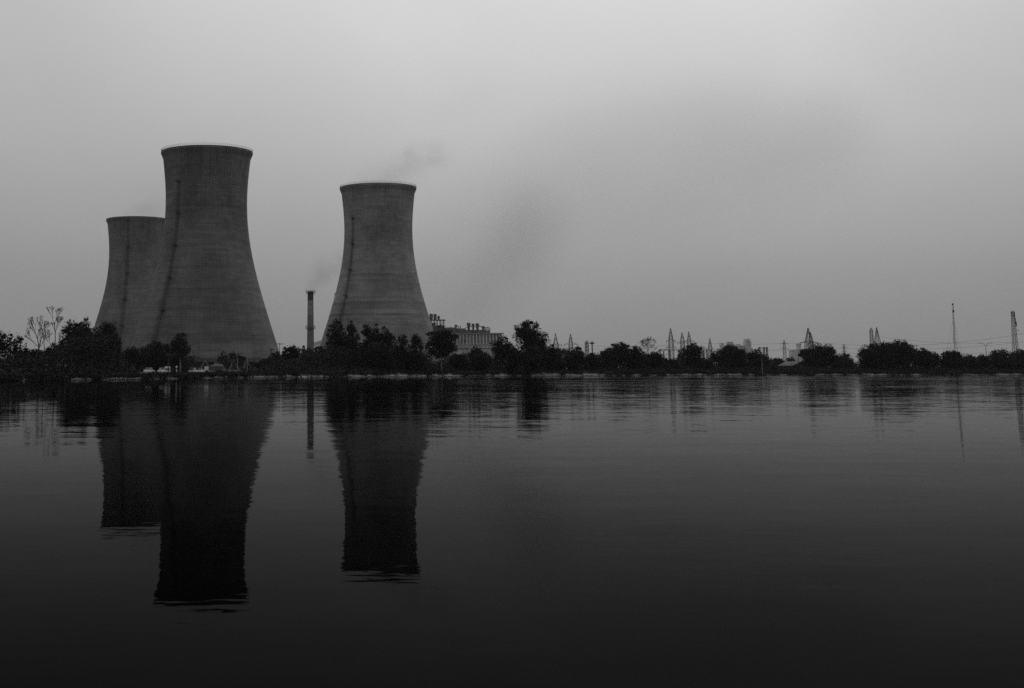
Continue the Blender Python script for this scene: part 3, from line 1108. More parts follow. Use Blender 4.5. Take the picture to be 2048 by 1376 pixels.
crossarm_pole(559.5, 686.5, 560, 6, 'utility pole with crossarm at the right foot of the nearest cooling tower', du=1)
crossarm_pole(542.5, 697.5, 480, 5, 'shorter crossarm pole in front of the nearest tower\'s right foot', du=0)
crossarm_pole(337, 708.5, 330, 5.5, 'utility pole in front of the slim tree by the nearest tower')
crossarm_pole(387.5, 701, 420, .8, 'thin bare pole before the nearest tower\'s left foot', arms=0, r=.09)
crossarm_pole(1523.5, 716, 470, .8, 'pale bare pole on the bank before the flat-topped tree', arms=0, mat='conc', r=.13)
crossarm_pole(1596.5, 712, 520, .8, 'short dark pole beside the gabled house roof', arms=0, r=.14)
crossarm_pole(475, 716, 420, .8, 'slender pole in the clearing under the nearest tower', arms=0, mat='conc', r=.1)
crossarm_pole(494.5, 716, 400, .8, 'second slender pole in the clearing right of the small trees', arms=0, mat='conc', r=.1)
crossarm_pole(93.5, 710, 262, .8, 'thin pale pole on the left shore under the bare trees', arms=0, mat='conc', r=.11)

# flood-light mast and gantry posts right of the tallest round tree
p = at(1184, 682, 700); fm = empty('floodlight_mast', (p.x, 700, 1.0)); tag(fm, 'floodlight mast with a ring head in the dip of the treeline', 'mast')
b = MB(); b.tube([(0, 0, -.5), (0, 0, p.z - 1)], [.36, .28], 8); b.build('pole', M['steel_dark'], fm)
b = MB(); z = at(1184, 686.5, 700).z - 1; b.lathe([(.2, z - .5), (1.0, z - .25), (1.0, z + .25), (.2, z + .5)], 12); hd = b.build('head_ring', M['steel_dark'], fm)
for i in range(8):
    w = i * math.pi / 4
    b = MB(); b.box((1.15 * math.cos(w), 1.15 * math.sin(w), z + .1), (.35, .35, .5), w); b.build('lamp', M['steel_dark'], hd)


def gantry(u, us_, v_top, Y, label, v_beam=None):
    root = empty('substation_gantry', (gx(u, Y), Y, 1.0)); tag(root, label, 'gantry')
    k = mpp(Y); zt = at(u, v_top, Y).z - 1
    for du in us_:
        b = MB(); lattice(b, None, subdiv([(-.5, .55), (zt, .38)], 1.9), .10)
        o = b.build('lattice_post', M['steel'], root); o.location = (du * k, 0, 0)
    if v_beam:
        zb = at(u, v_beam, Y).z - 1
        for a_, c_ in zip(us_, us_[1:]):
            b = MB()
            n_ = max(3, int((c_ - a_) * k / 1.6))
            for s in (-.35, .35):
                b.bar((a_ * k, s, zb), (c_ * k, s, zb), .09); b.bar((a_ * k, s, zb + .8), (c_ * k, s, zb + .8), .09)
            for i in range(n_):
                xa, xb = a_ * k + (c_ - a_) * k * i / n_, a_ * k + (c_ - a_) * k * (i + 1) / n_
                b.bar((xa, -.35, zb + (.8 if i % 2 else 0)), (xb, -.35, zb + (0 if i % 2 else .8)), .06, 3)
            b.build('lattice_beam', M['steel'], root)
    return root


gantry(1175, (-1.7, 1.7), 683.5, 720, 'pair of close lattice posts left of the floodlight mast', 684)
gantry(1340, (-19, 0, 19), 700, 780, 'substation gantry at the foot of the tallest of three pylons', 701)
gantry(1530, (-9, 0, 6), 694, 820, 'small gantry behind the flat-topped tree', 698)
gantry(1415, (-6, 0, 9), 700, 900, 'small gantry in the gap right of the ball-shaped tree', 701)
# curved bus-bar hoops by the substation
for i, (ua, ub, va, lab) in enumerate(((1316, 1328, 699, 'left curved hoop frame beside the substation gantry'), (1329, 1342, 698, 'right curved hoop frame beside the substation gantry'))):
    root = empty('busbar_hoop', (gx((ua + ub) / 2, 740), 740, 1.0)); tag(root, lab, 'frame')
    k = mpp(740); w = (ub - ua) / 2 * k; zt = at(ua, va, 740).z - 1
    b = MB(); b.tube([(-w, 0, -.3), (-w, 0, zt - w)] + [(-w * math.cos(a), 0, zt - w + w * math.sin(a)) for a in np.linspace(.3, math.pi - .3, 7)] + [(w, 0, zt - w), (w, 0, -.3)], .16, 6)
    b.build('hoop', M['steel'], root)
    b = MB(); b.bar((-w, 0, zt - w - 1), (w, 0, zt - w - 1), .1); b.build('tie_bar', M['steel'], root)


# overhead wires
def wire(a, b_, sag, label, r=.065):
    mid = 14
    eye = Vector((0, 0, EYE))
    a, b_ = eye + (a - eye) * 1.5, eye + (b_ - eye) * 1.5
    r *= 1.2
    mbw = MB()
    pts = []
    for i in range(mid + 1):
        t = i / mid
        q = a.lerp(b_, t)
        q.z -= sag * 4 * t * (1 - t)
        pts.append(q)
    mbw.tube(pts, r, 4)
    o = mbw.build('power_line', M['wire'])
    tag(o, label, 'wire', 'overhead power lines')


wire(at(1343, 682, 800), at(1616, 684.5, 770), 2.2, 'power line from the tallest left pylon to the broad dark pylon')
wire(at(1616, 683, 765), at(2060, 665, 700), 6.5, 'highest power line running right from the broad dark pylon to the frame edge')
wire(at(1500, 700, 900), at(1620, 697, 900), 1.0, 'short power line passing the faint two-armed pylon')
wire(at(1620, 692.5, 800), at(2070, 681, 760), 5.0, 'middle power line above the widest tree mass', .06)
wire(at(1640, 704, 820), at(2070, 700, 800), 3.0, 'lowest power line just over the right-hand hedge', .06)
wire(at(1111, 690, 820), at(1341, 690, 800), 4.0, 'power line between the sharp-topped pylons and the tallest left pylon', .06)
wire(at(1141, 688, 830), at(1364, 686, 880), 3.0, 'fainter power line over the dip in the treeline', .055)
wire(at(1364, 695, 850), at(1568, 697, 1340), 3.0, 'power line receding to the faint two-armed pylon', .05)
wire(at(1753, 672, 800), at(2030, 684, 640), 3.0, 'power line falling from the twin pylons to the telecom tower', .06)

# ------------------------------------------------------------------ far industry on the right
FY = 3400.0
fb = empty('far_power_block', (gx(1478, FY), FY, 1.0)); tag(fb, 'pale distant industrial block with stepped towers behind the twin round trees', 'building')
fx = lambda u: gx(u, FY) - fb.location.x
fz = lambda v: at(1478, v, FY).z - 1
for ua, ub, va, nm in ((1448, 1451.5, 685.5, 'vent_stack'), (1456.5, 1467, 684.5, 'boiler_house'), (1452, 1476, 693, 'wall'), (1473, 1475.5, 689, 'vent_stack'), (1480, 1483, 688, 'vent_stack'), (1482, 1494, 691.5, 'wall'), (1493.5, 1504, 683.5, 'boiler_house'), (1497, 1504, 678, 'tower_block'), (1482, 1509, 697, 'annexe')):
    b = MB(); xa, xb = fx(ua), fx(ub); z = fz(va)
    b.box(((xa + xb) / 2, (ua % 7) * 3, z / 2 - .5), (xb - xa, 16 + (ua % 5) * 2, z + 1)); o = b.build(nm, M['far'], fb)
    if xb - xa > 6:
        c = MB(); c.box(((xa + xb) / 2, (ua % 7) * 3, z + .4), (xb - xa + 1.2, 18 + (ua % 5) * 2, .8)); c.build('parapet', M['far'], o)
b = MB(); b.box((fx(1500.8), 9, fz(679)), (fx(1505) - fx(1497), 14, 3)); b.build('head_house', M['far'], fb)
FY2 = 2900.0
ft = empty('far_industrial_building', (gx(1598, FY2), FY2, 1.0)); tag(ft, 'pale distant block with a squat silo, left of the broad dark pylon', 'building')
fx = lambda u: gx(u, FY2) - ft.location.x
fz = lambda v: at(1598, v, FY2).z - 1
b = MB(); b.box((fx(1598), 0, fz(699.5) / 2 - .5), (fx(1613) - fx(1584), 26, fz(699.5) + 1)); b.build('wall', M['far'], ft)
b = MB(); r = (fx(1604.5) - fx(1593.5)) / 2; z0, z1 = fz(700), fz(687)
b.lathe([(r * .9, z0), (r * .86, z0 + (z1 - z0) * .6), (r, z1 - 1), (r, z1), (r * .7, z1 + .8), (.1, z1 + 1)], 24); o = b.build('silo', M['far'], ft); o.location = (fx(1599), -3, 0)
for ua, ub, va in ((1580, 1585, 700.5), (1587, 1590, 700)):
    b = MB(); b.box(((fx(ua) + fx(ub)) / 2, -9, fz(va) / 2), (.9, .9, fz(va))); b.box(((fx(ua) + fx(ub)) / 2, -9, fz(va)), (fx(ub) - fx(ua), 3, .8)); b.build('pipe_trestle', M['far'], ft)

# gabled house on the right shore
GY = 540.0
p = at(1588, 736, GY); gh = empty('gabled_house', (p.x, GY, 1.0), .3); tag(gh, 'low gabled house half hidden by the large tree on the right bank', 'house')
k = mpp(GY); w, dp = 20 * k, 9.0
ze, zr = at(1588, 733.5, GY).z - 1 + .4, at(1588, 723.5, GY).z - 1
b = MB(); b.box((0, 0, ze / 2 - .4), (2 * w * .92, dp * .9, ze + .8)); b.build('wall', M['conc_mid'], gh)
b = MB(); b.add([(-w * .92, -dp * .45, ze), (-w * .92, dp * .45, ze), (w * .92, -dp * .45, ze), (w * .92, dp * .45, ze), (0, -dp * .45, zr - .2), (0, dp * .45, zr - .2)], [(0, 2, 4), (1, 5, 3), (0, 1, 3, 2), (0, 4, 5, 1), (2, 3, 5, 4)]); b.build('gable', M['conc_mid'], gh)
for s in (-1, 1):
    b = MB()
    a0, a1 = (s * w * 1.08, ze - .15), (0, zr)
    b.add([(a0[0], -dp * .55, a0[1]), (a0[0], dp * .55, a0[1]), (0, dp * .55, zr), (0, -dp * .55, zr), (a0[0], -dp * .55, a0[1] + .16), (a0[0], dp * .55, a0[1] + .16), (0, dp * .55, zr + .16), (0, -dp * .55, zr + .16)],
          [(0, 1, 2, 3), (7, 6, 5, 4), (0, 4, 5, 1), (1, 5, 6, 2), (2, 6, 7, 3), (3, 7, 4, 0)]); b.build('roof', M['roof'], gh)
b = MB(); b.box((-1, -dp * .45, ze * .45), (1.0, .14, 1.8)); b.build('door', M['conc_dark'], gh)

# ------------------------------------------------------------------ the left shore: sheds, vehicles, sign
SY = 300.0
p = at(249, 748, SY); sh = empty('flat_roofed_shed', (p.x, SY, .9)); tag(sh, 'low flat-roofed shed under the trees on the left shore', 'shed')
k = mpp(SY)
b = MB(); b.box((0, 1.5, .75), (26 * k, 3, 1.7)); b.build('wall', M['conc_dark'], sh)
b = MB(); b.box((0, 1.2, at(249, 735.6, SY).z - .9), (32 * k, 4, .14)); b.build('roof', M['conc'], sh)
for x in (-14, 0, 14):
    b = MB(); b.bar((x * k, -.7, -.2), (x * k, -.7, at(249, 735.6, SY).z - .95), .05); b.build('post', M['conc'], sh)
b = MB(); b.box((-1 * k, -.02, .7), (7 * k, .06, .9)); b.build('dark_opening_panel', M['cloth'], sh)  # solid dark panel standing in for the shade inside a doorway


def car(u, Y, heading, label, wagon=False, z=.95):
    root = empty('parked_car', (gx(u, Y), Y, z), heading); tag(root, label, 'car', 'vehicles parked on the left shore')
    b = MB()
    L, W = 3.9, 1.62
    prof = [(-L / 2, .35), (-L / 2, .82), (-L / 2 + .15, .95), (L / 2 - .9, .92), (L / 2 - .1, .78), (L / 2, .6), (L / 2, .35)]
    b.add([(x, -W / 2, zz) for x, zz in prof] + [(x, W / 2, zz) for x, zz in prof], [tuple(range(7)), tuple(range(13, 6, -1))] + [(i, i + 7, (i + 1) % 7 + 7, (i + 1) % 7) for i in range(7)])
    b.build('body', M['white'], root)
    rf = [(-L / 2 + (.1 if wagon else .45), .94), (-L / 2 + (.3 if wagon else .9), 1.48), (.45, 1.5), (1.15, .92)]
    b = MB(); w2 = W / 2 - .12
    b.add([(x, -w2 + (.12 if zz > 1.2 else 0), zz) for x, zz in rf] + [(x, w2 - (.12 if zz > 1.2 else 0), zz) for x, zz in rf], [(0, 1, 2, 3), (7, 6, 5, 4)] + [(i, i + 4, (i + 1) % 4 + 4, (i + 1) % 4) for i in range(4)])
    b.build('cabin_glass', M['glass'], root)
    b = MB(); b.box(((rf[1][0] + .45) / 2, 0, 1.50), (.45 - rf[1][0] + .15, W - .42, .07)); b.build('roof', M['white'], root)
    for x in (-1.2, 1.25):
        for s in (-1, 1):
            b = MB(); b.tube([(x, s * .6, .3), (x, s * .83, .3)], .31, 12); b.build('wheel', M['tyre'], root)
    return root


car(298.5, 372, 1.25, 'white car farthest left of the row parked under the shore trees')
car(324, 372, 1.95, 'low white car just left of the white box van')
car(387, 400, 1.3, 'left of two white cars in front of the slim tree', wagon=True)
car(401, 395, 1.75, 'right of two white cars in front of the slim tree')
# box van
p = at(335, 748, 365); bv = empty('box_van', (p.x, 365, .95), -1.45); tag(bv, 'small white box van seen end-on beside the utility pole', 'van', 'vehicles parked on the left shore')
b = MB(); b.box((-.5, 0, 1.15), (2.4, 1.45, 1.45)); b.build('cargo_box', M['white'], bv)
b = MB(); b.box((1.2, 0, .9), (1.0, 1.4, 1.0), taper=.85); b.build('cab', M['white'], bv)
b = MB(); b.box((1.32, 0, 1.15), (.82, 1.26, .36)); b.build('windscreen', M['glass'], bv)
for x in (-1.1, 1.1):
    for s in (-1, 1):
        b = MB(); b.tube([(x, s * .5, .25), (x, s * .73, .25)], .27, 12); b.build('wheel', M['tyre'], bv)
# tipper lorry
p = at(428, 746, 372); tl = empty('lorry', (p.x, 372, .95), math.pi - .12); tag(tl, 'lorry with a white cab and loaded dull body below the nearest tower', 'truck', 'vehicles parked on the left shore')
b = MB(); b.box((1.9, 0, 1.15), (1.2, 2.0, 1.5), taper=.92); b.build('cab', M['white'], tl)
b = MB(); b.box((2.25, 0, 1.5), (.6, 1.8, .55)); b.build('windscreen', M['glass'], tl)
b = MB(); b.box((-.7, 0, 1.35), (3.8, 2.1, 1.2)); b.build('cargo_body', M['conc_dark'], tl)
b = MB(); b.lathe([(1.85, 1.93), (1.5, 2.15), (.9, 2.3), (.05, 2.35)], 14); o = b.build('load', M['conc_mid'], tl); o.location.x = -.7; o.scale.y = .5
for x in (-1.9, -1.0, 1.8):
    for s in (-1, 1):
        b = MB(); b.tube([(x, s * .75, .45), (x, s * 1.05, .45)], .46, 14); b.build('wheel', M['tyre'], tl)
# sign on post
p = at(353, 742, 340); sg = empty('signboard', (p.x, 340, .9), .1); tag(sg, 'small white signboard on a post under the slim tree', 'sign')
b = MB(); b.bar((0, 0, -.3), (0, 0, 1.9), .05); b.build('post', M['conc_pale'], sg)
b = MB(); b.tube([(0, -.06, 1.75), (0, -.03, 1.75)], .27, 16); b.build('board', M['white'], sg)
b = MB(); b.box((0, -.06, .75), (.30, .05, .8), taper=.7); b.build('lower_board', M['white'], sg)
# low buildings under the tower
for (u0, u1, vt, vb, Y, lab) in ((428, 444, 723.5, 730, 520, 'low pale outbuilding behind the lorry'), (524, 533, 738.2, 743, 470, 'small pale hut at the edge of the shore trees below the nearest tower')):
    root = empty('outbuilding', (gx((u0 + u1) / 2, Y), Y, 1.0)); tag(root, lab, 'building')
    k = mpp(Y); H = at(u0, vt, Y).z - 1; W = (u1 - u0) * k
    b = MB(); b.box((0, 2, H / 2 - .3), (W, 4, H + .6)); b.build('wall', M['conc'], root)
    b = MB(); b.box((.2, 1.9, H + .1), (W + .7, 4.8, .2)); b.build('roof', M['roof'], root)
    b = MB(); b.box((W * .15, -.03, H * .4), (W * .2, .1, H * .65)); b.build('door', M['conc_dark'], root)


# a person on the bank, standing slightly stooped
def person(u, Y, label):
    zb = crest_z(u) * .55
    p = Vector((gx(u, Y), Y, zb))
    root = empty('person', p); tag(root, label, 'person')
    J = [(0, 0, .88), (0, -.02, 1.1), (0, -.06, 1.32), (0, -.09, 1.42), (0, -.12, 1.56),
         (-.11, 0, .84), (-.13, -.05, .46), (-.14, .02, .08), (-.14, -.14, .03),
         (.11, 0, .84), (.14, -.08, .47), (.15, .04, .08), (.15, -.12, .03),
         (-.2, -.07, 1.31), (-.27, -.12, 1.04), (-.2, -.32, .92), (-.17, -.40, .90),
         (.2, -.07, 1.31), (.28, -.1, 1.04), (.22, -.28, .9), (.19, -.36, .87)]
    E = [(0, 1), (1, 2), (2, 3), (3, 4), (0, 5), (5, 6), (6, 7), (7, 8), (0, 9), (9, 10), (10, 11), (11, 12), (2, 13), (13, 14), (14, 15), (15, 16), (2, 17), (17, 18), (18, 19), (19, 20)]
    rad = [.15, .14, .16, .06, .10, .09, .065, .045, .04, .09, .065, .045, .04, .07, .048, .035, .035, .07, .048, .035, .035]
    me = bpy.data.meshes.new('body'); me.from_pydata(J, E, []); me.materials.append(M['cloth'])
    o = bpy.data.objects.new('body', me); COL.objects.link(o); o.parent = root
    md = o.modifiers.new('skin', 'SKIN'); o.modifiers.new('smooth', 'SUBSURF').levels = 1
    for i, sv in enumerate(me.skin_vertices[0].data):
        sv.radius = (rad[i], rad[i] * (.75 if i < 3 else 1))
        sv.use_root = i == 0
    b = MB(); b.lathe([(.13, 1.56), (.135, 1.63), (.11, 1.71), (.03, 1.75), (.01, 1.75)], 12); h = b.build('headscarf', M['white'], root, smooth=True); h.location.y = -.12
    return root


person(1133.5, waterline(1133) + .9, 'person in dark clothes and pale head covering standing on the bank')

# ------------------------------------------------------------------ trees
TL = [
    # name label u v_top half v_low Y style leaf
    ('left_edge', 'dark tree cut by the left frame edge', -6, 658, 20, 738, 262, 'round', 'leaf'),
    ('l2', 'airy tree with lumpy crown near the left edge', 20, 664, 20, 738, 266, 'airy', 'leaf'),
    ('l3', 'small lumpy tree left of the bare trees', 39, 665, 14, 735, 263, 'airy', 'leaf'),
    ('l4', 'low rounded tree at the foot of the bare trees', 66, 695, 28, 738, 272, 'dense', 'leaf'),
    ('l5', 'low tree between the bare trees and the big dark clump', 104, 684, 17, 735, 276, 'round', 'leaf'),
    ('l6', 'leftmost tall tree of the big dark clump before the hidden tower', 137, 634, 23, 730, 280, 'round', 'leaf'),
    ('l7', 'pointed tallest tree in the middle of the big dark clump', 166, 630, 20, 722, 284, 'round', 'leaf'),
    ('l7b', 'lower filling tree in front of the pointed tree in the dark clump', 160, 655, 32, 738, 276, 'dense', 'leaf'),
    ('l8', 'wide dense right-hand tree of the big dark clump', 205, 641, 34, 732, 288, 'dense', 'leaf'),
    ('l8b', 'small tree filling the right foot of the big dark clump', 222, 672, 22, 738, 284, 'round', 'leaf'),
    ('l9', 'low tree before the dark strip of the hidden tower', 262, 692, 22, 742, 400, 'dense', 'leaf'),
    ('l10', 'rounded low tree left of the slim tall tree', 306, 682, 32, 740, 405, 'dense', 'leaf'),
    ('l10b', 'low dark tree between the rounded low tree and the slim one', 333, 690, 16, 738, 410, 'round', 'leaf'),
    ('l11', 'slim tall tree standing before the nearest cooling tower', 360, 662, 21, 728, 395, 'round', 'leaf'),
    ('l11b', 'bushy growth at the foot of the slim tall tree', 352, 705, 15, 738, 398, 'round', 'leaf'),
    ('m1', 'left of three small feathery trees before the nearest tower', 447, 701, 11, 732, 470, 'tuft', 'leaf_light'),
    ('m2', 'middle of three small feathery trees before the nearest tower', 465, 703, 11, 730, 475, 'tuft', 'leaf_light'),
    ('m3', 'right of three small feathery trees before the nearest tower', 482, 706, 9, 734, 480, 'tuft', 'leaf_light'),
    ('m4', 'low sloping tree at the left end of the central grove', 529, 716, 18, 744, 385, 'dense', 'leaf'),
    ('m5', 'second low tree from the left in the central grove', 553, 702, 19, 744, 390, 'dense', 'leaf'),
    ('m6', 'round low tree left of the chequered chimney', 588, 688, 18, 742, 400, 'round', 'leaf'),
    ('m6b', 'small pointed tree between the two low trees left of the chimney', 572, 693, 11, 740, 398, 'round', 'leaf'),
    ('m7', 'low tree at the foot of the chequered chimney', 614, 692, 16, 742, 396, 'dense', 'leaf'),
    ('m8', 'tree just right of the chequered chimney foot', 640, 686, 16, 742, 402, 'round', 'leaf'),
    ('m8b', 'small lumpy tree under the end of the conveyor', 654, 677, 12, 735, 404, 'airy', 'leaf'),
    ('g1', 'tallest pointed tree at the left foot of the middle tower', 675, 634, 20, 720, 395, 'round', 'leaf'),
    ('g2', 'tall narrow tree second from left before the middle tower', 701, 640, 17, 715, 398, 'airy', 'leaf'),
    ('g2b', 'broad lower tree under the second tall tree before the middle tower', 706, 666, 20, 735, 392, 'round', 'leaf'),
    ('g3', 'ragged tall tree before the centre of the middle tower', 738, 643, 20, 715, 400, 'airy', 'leaf'),
    ('g3b', 'slim tree touching the ragged tall tree on its right', 754, 647, 13, 712, 401, 'airy', 'leaf'),
    ('g4', 'tall knobbly tree right of the ragged tall tree', 774, 651, 18, 720, 402, 'airy', 'leaf'),
    ('g4b', 'broad dark tree filling the grove below the knobbly tree', 760, 680, 30, 740, 392, 'dense', 'leaf'),
    ('g5', 'spreading tree with drooping right side before the middle tower', 799, 667, 24, 726, 405, 'airy', 'leaf'),
    ('g6', 'small flat-topped tree before the right flank of the middle tower', 833, 664, 17, 722, 408, 'airy', 'leaf'),
    ('g6b', 'low dark tree below the flat-topped tree', 830, 698, 24, 742, 402, 'dense', 'leaf'),
    ('g7', 'large pale-stemmed tree with round crown before the boiler frame', 883, 651, 31, 724, 412, 'round', 'leaf'),
    ('h1', 'low tree right of the pale-stemmed tree', 918, 706, 20, 744, 425, 'dense', 'leaf'),
    ('h2', 'small spiky tree before the turbine hall windows', 953, 688, 13, 735, 430, 'airy', 'leaf'),
    ('h2b', 'low bush-like tree before the turbine hall', 962, 703, 24, 744, 428, 'dense', 'leaf'),
    ('h3', 'medium tree at the right end of the turbine hall', 1006, 670, 24, 738, 440, 'round', 'leaf'),
    ('h3b', 'low tree left of the tallest round tree', 1028, 692, 20, 744, 436, 'dense', 'leaf'),
    ('h4', 'tallest round feathery tree in the middle of the shore', 1060, 640, 33, 722, 448, 'round', 'leaf'),
    ('h4b', 'dark lower tree under the tallest round tree', 1066, 688, 26, 744, 440, 'dense', 'leaf'),
    ('h5', 'low tree below the first sharp-topped pylon', 1104, 688, 24, 744, 455, 'dense', 'leaf'),
    ('h6', 'low tree below the second sharp-topped pylon', 1150, 691, 22, 744, 462, 'dense', 'leaf'),
    ('h7', 'lowest tree in the dip below the floodlight mast', 1186, 706, 20, 745, 470, 'dense', 'leaf'),
    ('i1', 'low tree right of the floodlight mast', 1213, 694, 20, 745, 478, 'dense', 'leaf'),
    ('i2', 'ragged taller tree between the floodlight mast and the leafless tree', 1239, 681, 20, 735, 485, 'round', 'leaf'),
    ('i3', 'dark tree at the foot of the leafless round tree', 1272, 690, 24, 745, 485, 'dense', 'leaf'),
    ('i4', 'low sloping tree left of the substation gantry', 1312, 703, 22, 745, 492, 'dense', 'leaf'),
    ('i4b', 'lowest shrubby tree in front of the substation gantry', 1342, 716, 18, 746, 500, 'dense', 'leaf'),
    ('j1', 'ball-shaped dark tree below the three pylons', 1384, 685, 24.5, 740, 505, 'dense', 'leaf'),
    ('j1b', 'low tree in the gap right of the ball-shaped tree', 1412, 716, 15, 746, 510, 'round', 'leaf'),
    ('j2', 'domed tree before the distant stepped industrial block', 1457, 689, 33, 742, 512, 'dense', 'leaf'),
    ('j3', 'flat-topped tree right of the domed tree', 1514, 699, 25, 738, 515, 'round', 'leaf'),
    ('j4', 'low distant tree below the faint two-armed pylon', 1554, 714, 17, 744, 640, 'dense', 'leaf'),
    ('j5', 'low tree left of the gabled house', 1582, 713, 14, 740, 640, 'round', 'leaf'),
    ('k1', 'large tree hiding the right half of the gabled house', 1641, 687, 36, 742, 525, 'dense', 'leaf'),
    ('k1b', 'small thin tree right behind the gabled house roof', 1611, 697, 11, 725, 560, 'airy', 'leaf'),
    ('k2', 'low tree at the right side of the large tree by the house', 1686, 705, 22, 744, 530, 'dense', 'leaf'),
    ('k3', 'left dome of the widest tree mass under the twin pylons', 1752, 683, 38, 744, 525, 'dense', 'leaf'),
    ('k4', 'right dome of the widest tree mass', 1798, 680, 36, 744, 528, 'dense', 'leaf'),
    ('k4b', 'spiky small tree on the right shoulder of the widest tree mass', 1815, 678, 10, 715, 535, 'airy', 'leaf'),
    ('k5', 'low tree right of the widest tree mass', 1855, 696, 26, 744, 532, 'dense', 'leaf'),
    ('k6', 'low tree at the foot of the guyed mast', 1902, 698, 21, 744, 535, 'dense', 'leaf'),
    ('k7', 'lowest hedge-like tree between the mast and the street lamp', 1938, 709, 22, 746, 538, 'dense', 'leaf'),
    ('k8', 'low tree right under the double street lamp', 1968, 709, 18, 746, 540, 'dense', 'leaf'),
    ('k9', 'wide tree left of the telecom tower', 2008, 696, 28, 744, 540, 'dense', 'leaf'),
    ('k10', 'tree at the right frame edge below the telecom tower', 2046, 698, 26, 744, 545, 'dense', 'leaf'),
]
for key, lab, u, vt, hp, vl, Y, st, lf in TL:
    pale = key in ('g7', 'l8', 'l7', 'l11')
    tree('tree', lab, u, vt, hp, vl, Y, st, 'trees along the far shore', 'bark_pale' if pale else 'bark', lf)


def bare(label, stem, Y, sub, lvl, ln, fan, seed, thick=.16):
    root, tw, grow, L, st = bare_tree('bare_tree', label, stem, Y, fan, seed, 'leafless trees', thick=thick)
    for i, dx, dz, k in sub:
        grow(L[i], Vector((dx, 0.1, dz)).normalized(), ln * k, thick * .42, lvl)
    tw.build('branches', M['bark_dead'], root)


bare('twin-stemmed leafless tree spreading wide, nearer the left edge', [(58, 750), (64, 728), (73, 712), (78, 694), (75, 678)], 262,
     [(4, -.35, 1, 1), (4, .25, 1, .95), (3, .3, 1, 1.15), (3, -.9, .7, .9), (2, .45, 1, 1.2)], 4, 1.55, 1.0, 3, .19)
bare('single leafless stem beside the twin-stemmed leafless tree', [(88, 745), (88.5, 700), (88, 680), (86, 668)], 268,
     [(3, -.3, 1, 1), (3, .3, 1, 1), (2, .5, .9, .8)], 3, 1.0, .8, 8, .1)
bare('taller slender leafless tree next to the big dark clump', [(110, 748), (110, 700), (110.5, 665), (109, 650)], 270,
     [(3, -.35, 1, 1.05), (3, .3, 1, .95), (2, .45, 1, .9), (2, -.35, .9, .6), (1, -.7, .8, 1.0)], 4, 1.25, .7, 12, .13)
bare('rounded leafless tree of fine twigs left of the substation', [(1297, 740), (1297, 712), (1296, 702)], 495,
     [(2, -.8, .9, 1), (2, -.3, 1, 1.1), (2, .2, 1, 1.1), (2, .7, .9, 1), (1, .9, .8, 1), (1, -.9, .8, 1)], 5, 1.5, 1.3, 5, .2)
bare('small leafless sapling before the turbine hall wall', [(928, 735), (928, 712), (926, 700)], 435,
     [(2, -.4, 1, 1), (2, .3, 1, 1.1), (1, .5, 1, .9)], 3, 1.2, .9, 21, .09)
bare('fine leafless tree right of the ball-shaped tree', [(1405, 740), (1405, 715), (1405, 708)], 520,
     [(2, -.4, 1, 1), (2, .4, 1, 1), (1, .6, 1, 1)], 4, 1.1, 1.1, 31, .12)

FILL = [(-150, 705), (0, 708), (60, 712), (110, 698), (125, 676), (150, 668), (215, 670), (236, 700), (245, 708), (300, 700), (345, 706), (385, 716), (398, 738), (515, 740), (530, 730), (560, 714), (600, 704), (650, 698), (700, 690), (800, 694), (848, 704), (862, 716), (890, 716), (925, 706), (975, 706), (1030, 696), (1090, 696), (1160, 700), (1182, 711), (1202, 706), (1310, 706), (1330, 719), (1365, 719), (1410, 721), (1470, 712), (1540, 718), (1556, 729), (1606, 736), (1640, 715), (1700, 720), (1713, 725), (1730, 706), (1790, 698), (1835, 704), (1930, 713), (1970, 715), (2048, 708), (2200, 708)]
rg = np.random.default_rng(15)
pts, siz = [], []
fu, fv = [a for a, _ in FILL], [b for _, b in FILL]
for u in np.arange(-140, 2190, 2.6):
    v = float(np.interp(u, fu, fv))
    Y0 = waterline(u) + 14 if not 245 < u < 520 else 400
    for q in range(3):
        Y = Y0 + rg.uniform(0, 26)
        ht = at(u, v + 5 + rg.normal() * 3.0 + 5 * math.sin(u * .11) + 4 * math.sin(u * .043 + 2) , Y).z - 1.0
        if ht < .6: continue
        k = int(40 * ht / 3) + 8
        p = np.empty((k, 3))
        p[:, 0] = gx(u, Y) + rg.normal(size=k) * .8
        p[:, 1] = Y + rg.normal(size=k) * .8
        p[:, 2] = .8 + ht * (1 - rg.uniform(0, 1, k) ** 1.3) + rg.normal(size=k) * .12
        pts.append(p); siz.append(rg.uniform(.16, .34, k) * (1 if Y > 380 else .75))
P = np.concatenate(pts).astype(np.float32); S = np.concatenate(siz)
o = bpy.data.objects.new('thicket', leaves_mesh('thicket', P, S, M['leaf'], 13)); COL.objects.link(o)
tag(o, 'dense dark thicket filling the spaces under the shore trees', 'thicket', kind='stuff')

# ------------------------------------------------------------------ undergrowth and weeds: masses nobody could count
rg = np.random.default_rng(5)
pts, siz = [], []
for u in np.arange(-150, 2200, 5.5):
    low = 270 < u < 525
    Y0 = waterline(u)
    for dy, hmax in ((9 + rg.uniform(-2, 4), 1.5), (18 + rg.uniform(-4, 6), 3.0)):
        k = int(rg.uniform(60, 110))
        hh = hmax * rg.uniform(.45, 1.25)
        if low:
            if hmax > 2: continue
            hh *= .3
        Y = Y0 + dy
        z0 = crest_z(u)
        p = rg.normal(size=(k, 3)); p /= np.linalg.norm(p, axis=1)[:, None]
        p *= (rg.uniform(0, 1, k) ** .4)[:, None] * np.array([1.9, 1.5, hh * .55])
        p += np.array([gx(u, Y), Y, z0 + hh * .45])
        pts.append(p); siz.append(rg.uniform(.14, .32, k))
P = np.concatenate(pts).astype(np.float32); S = np.concatenate(siz)
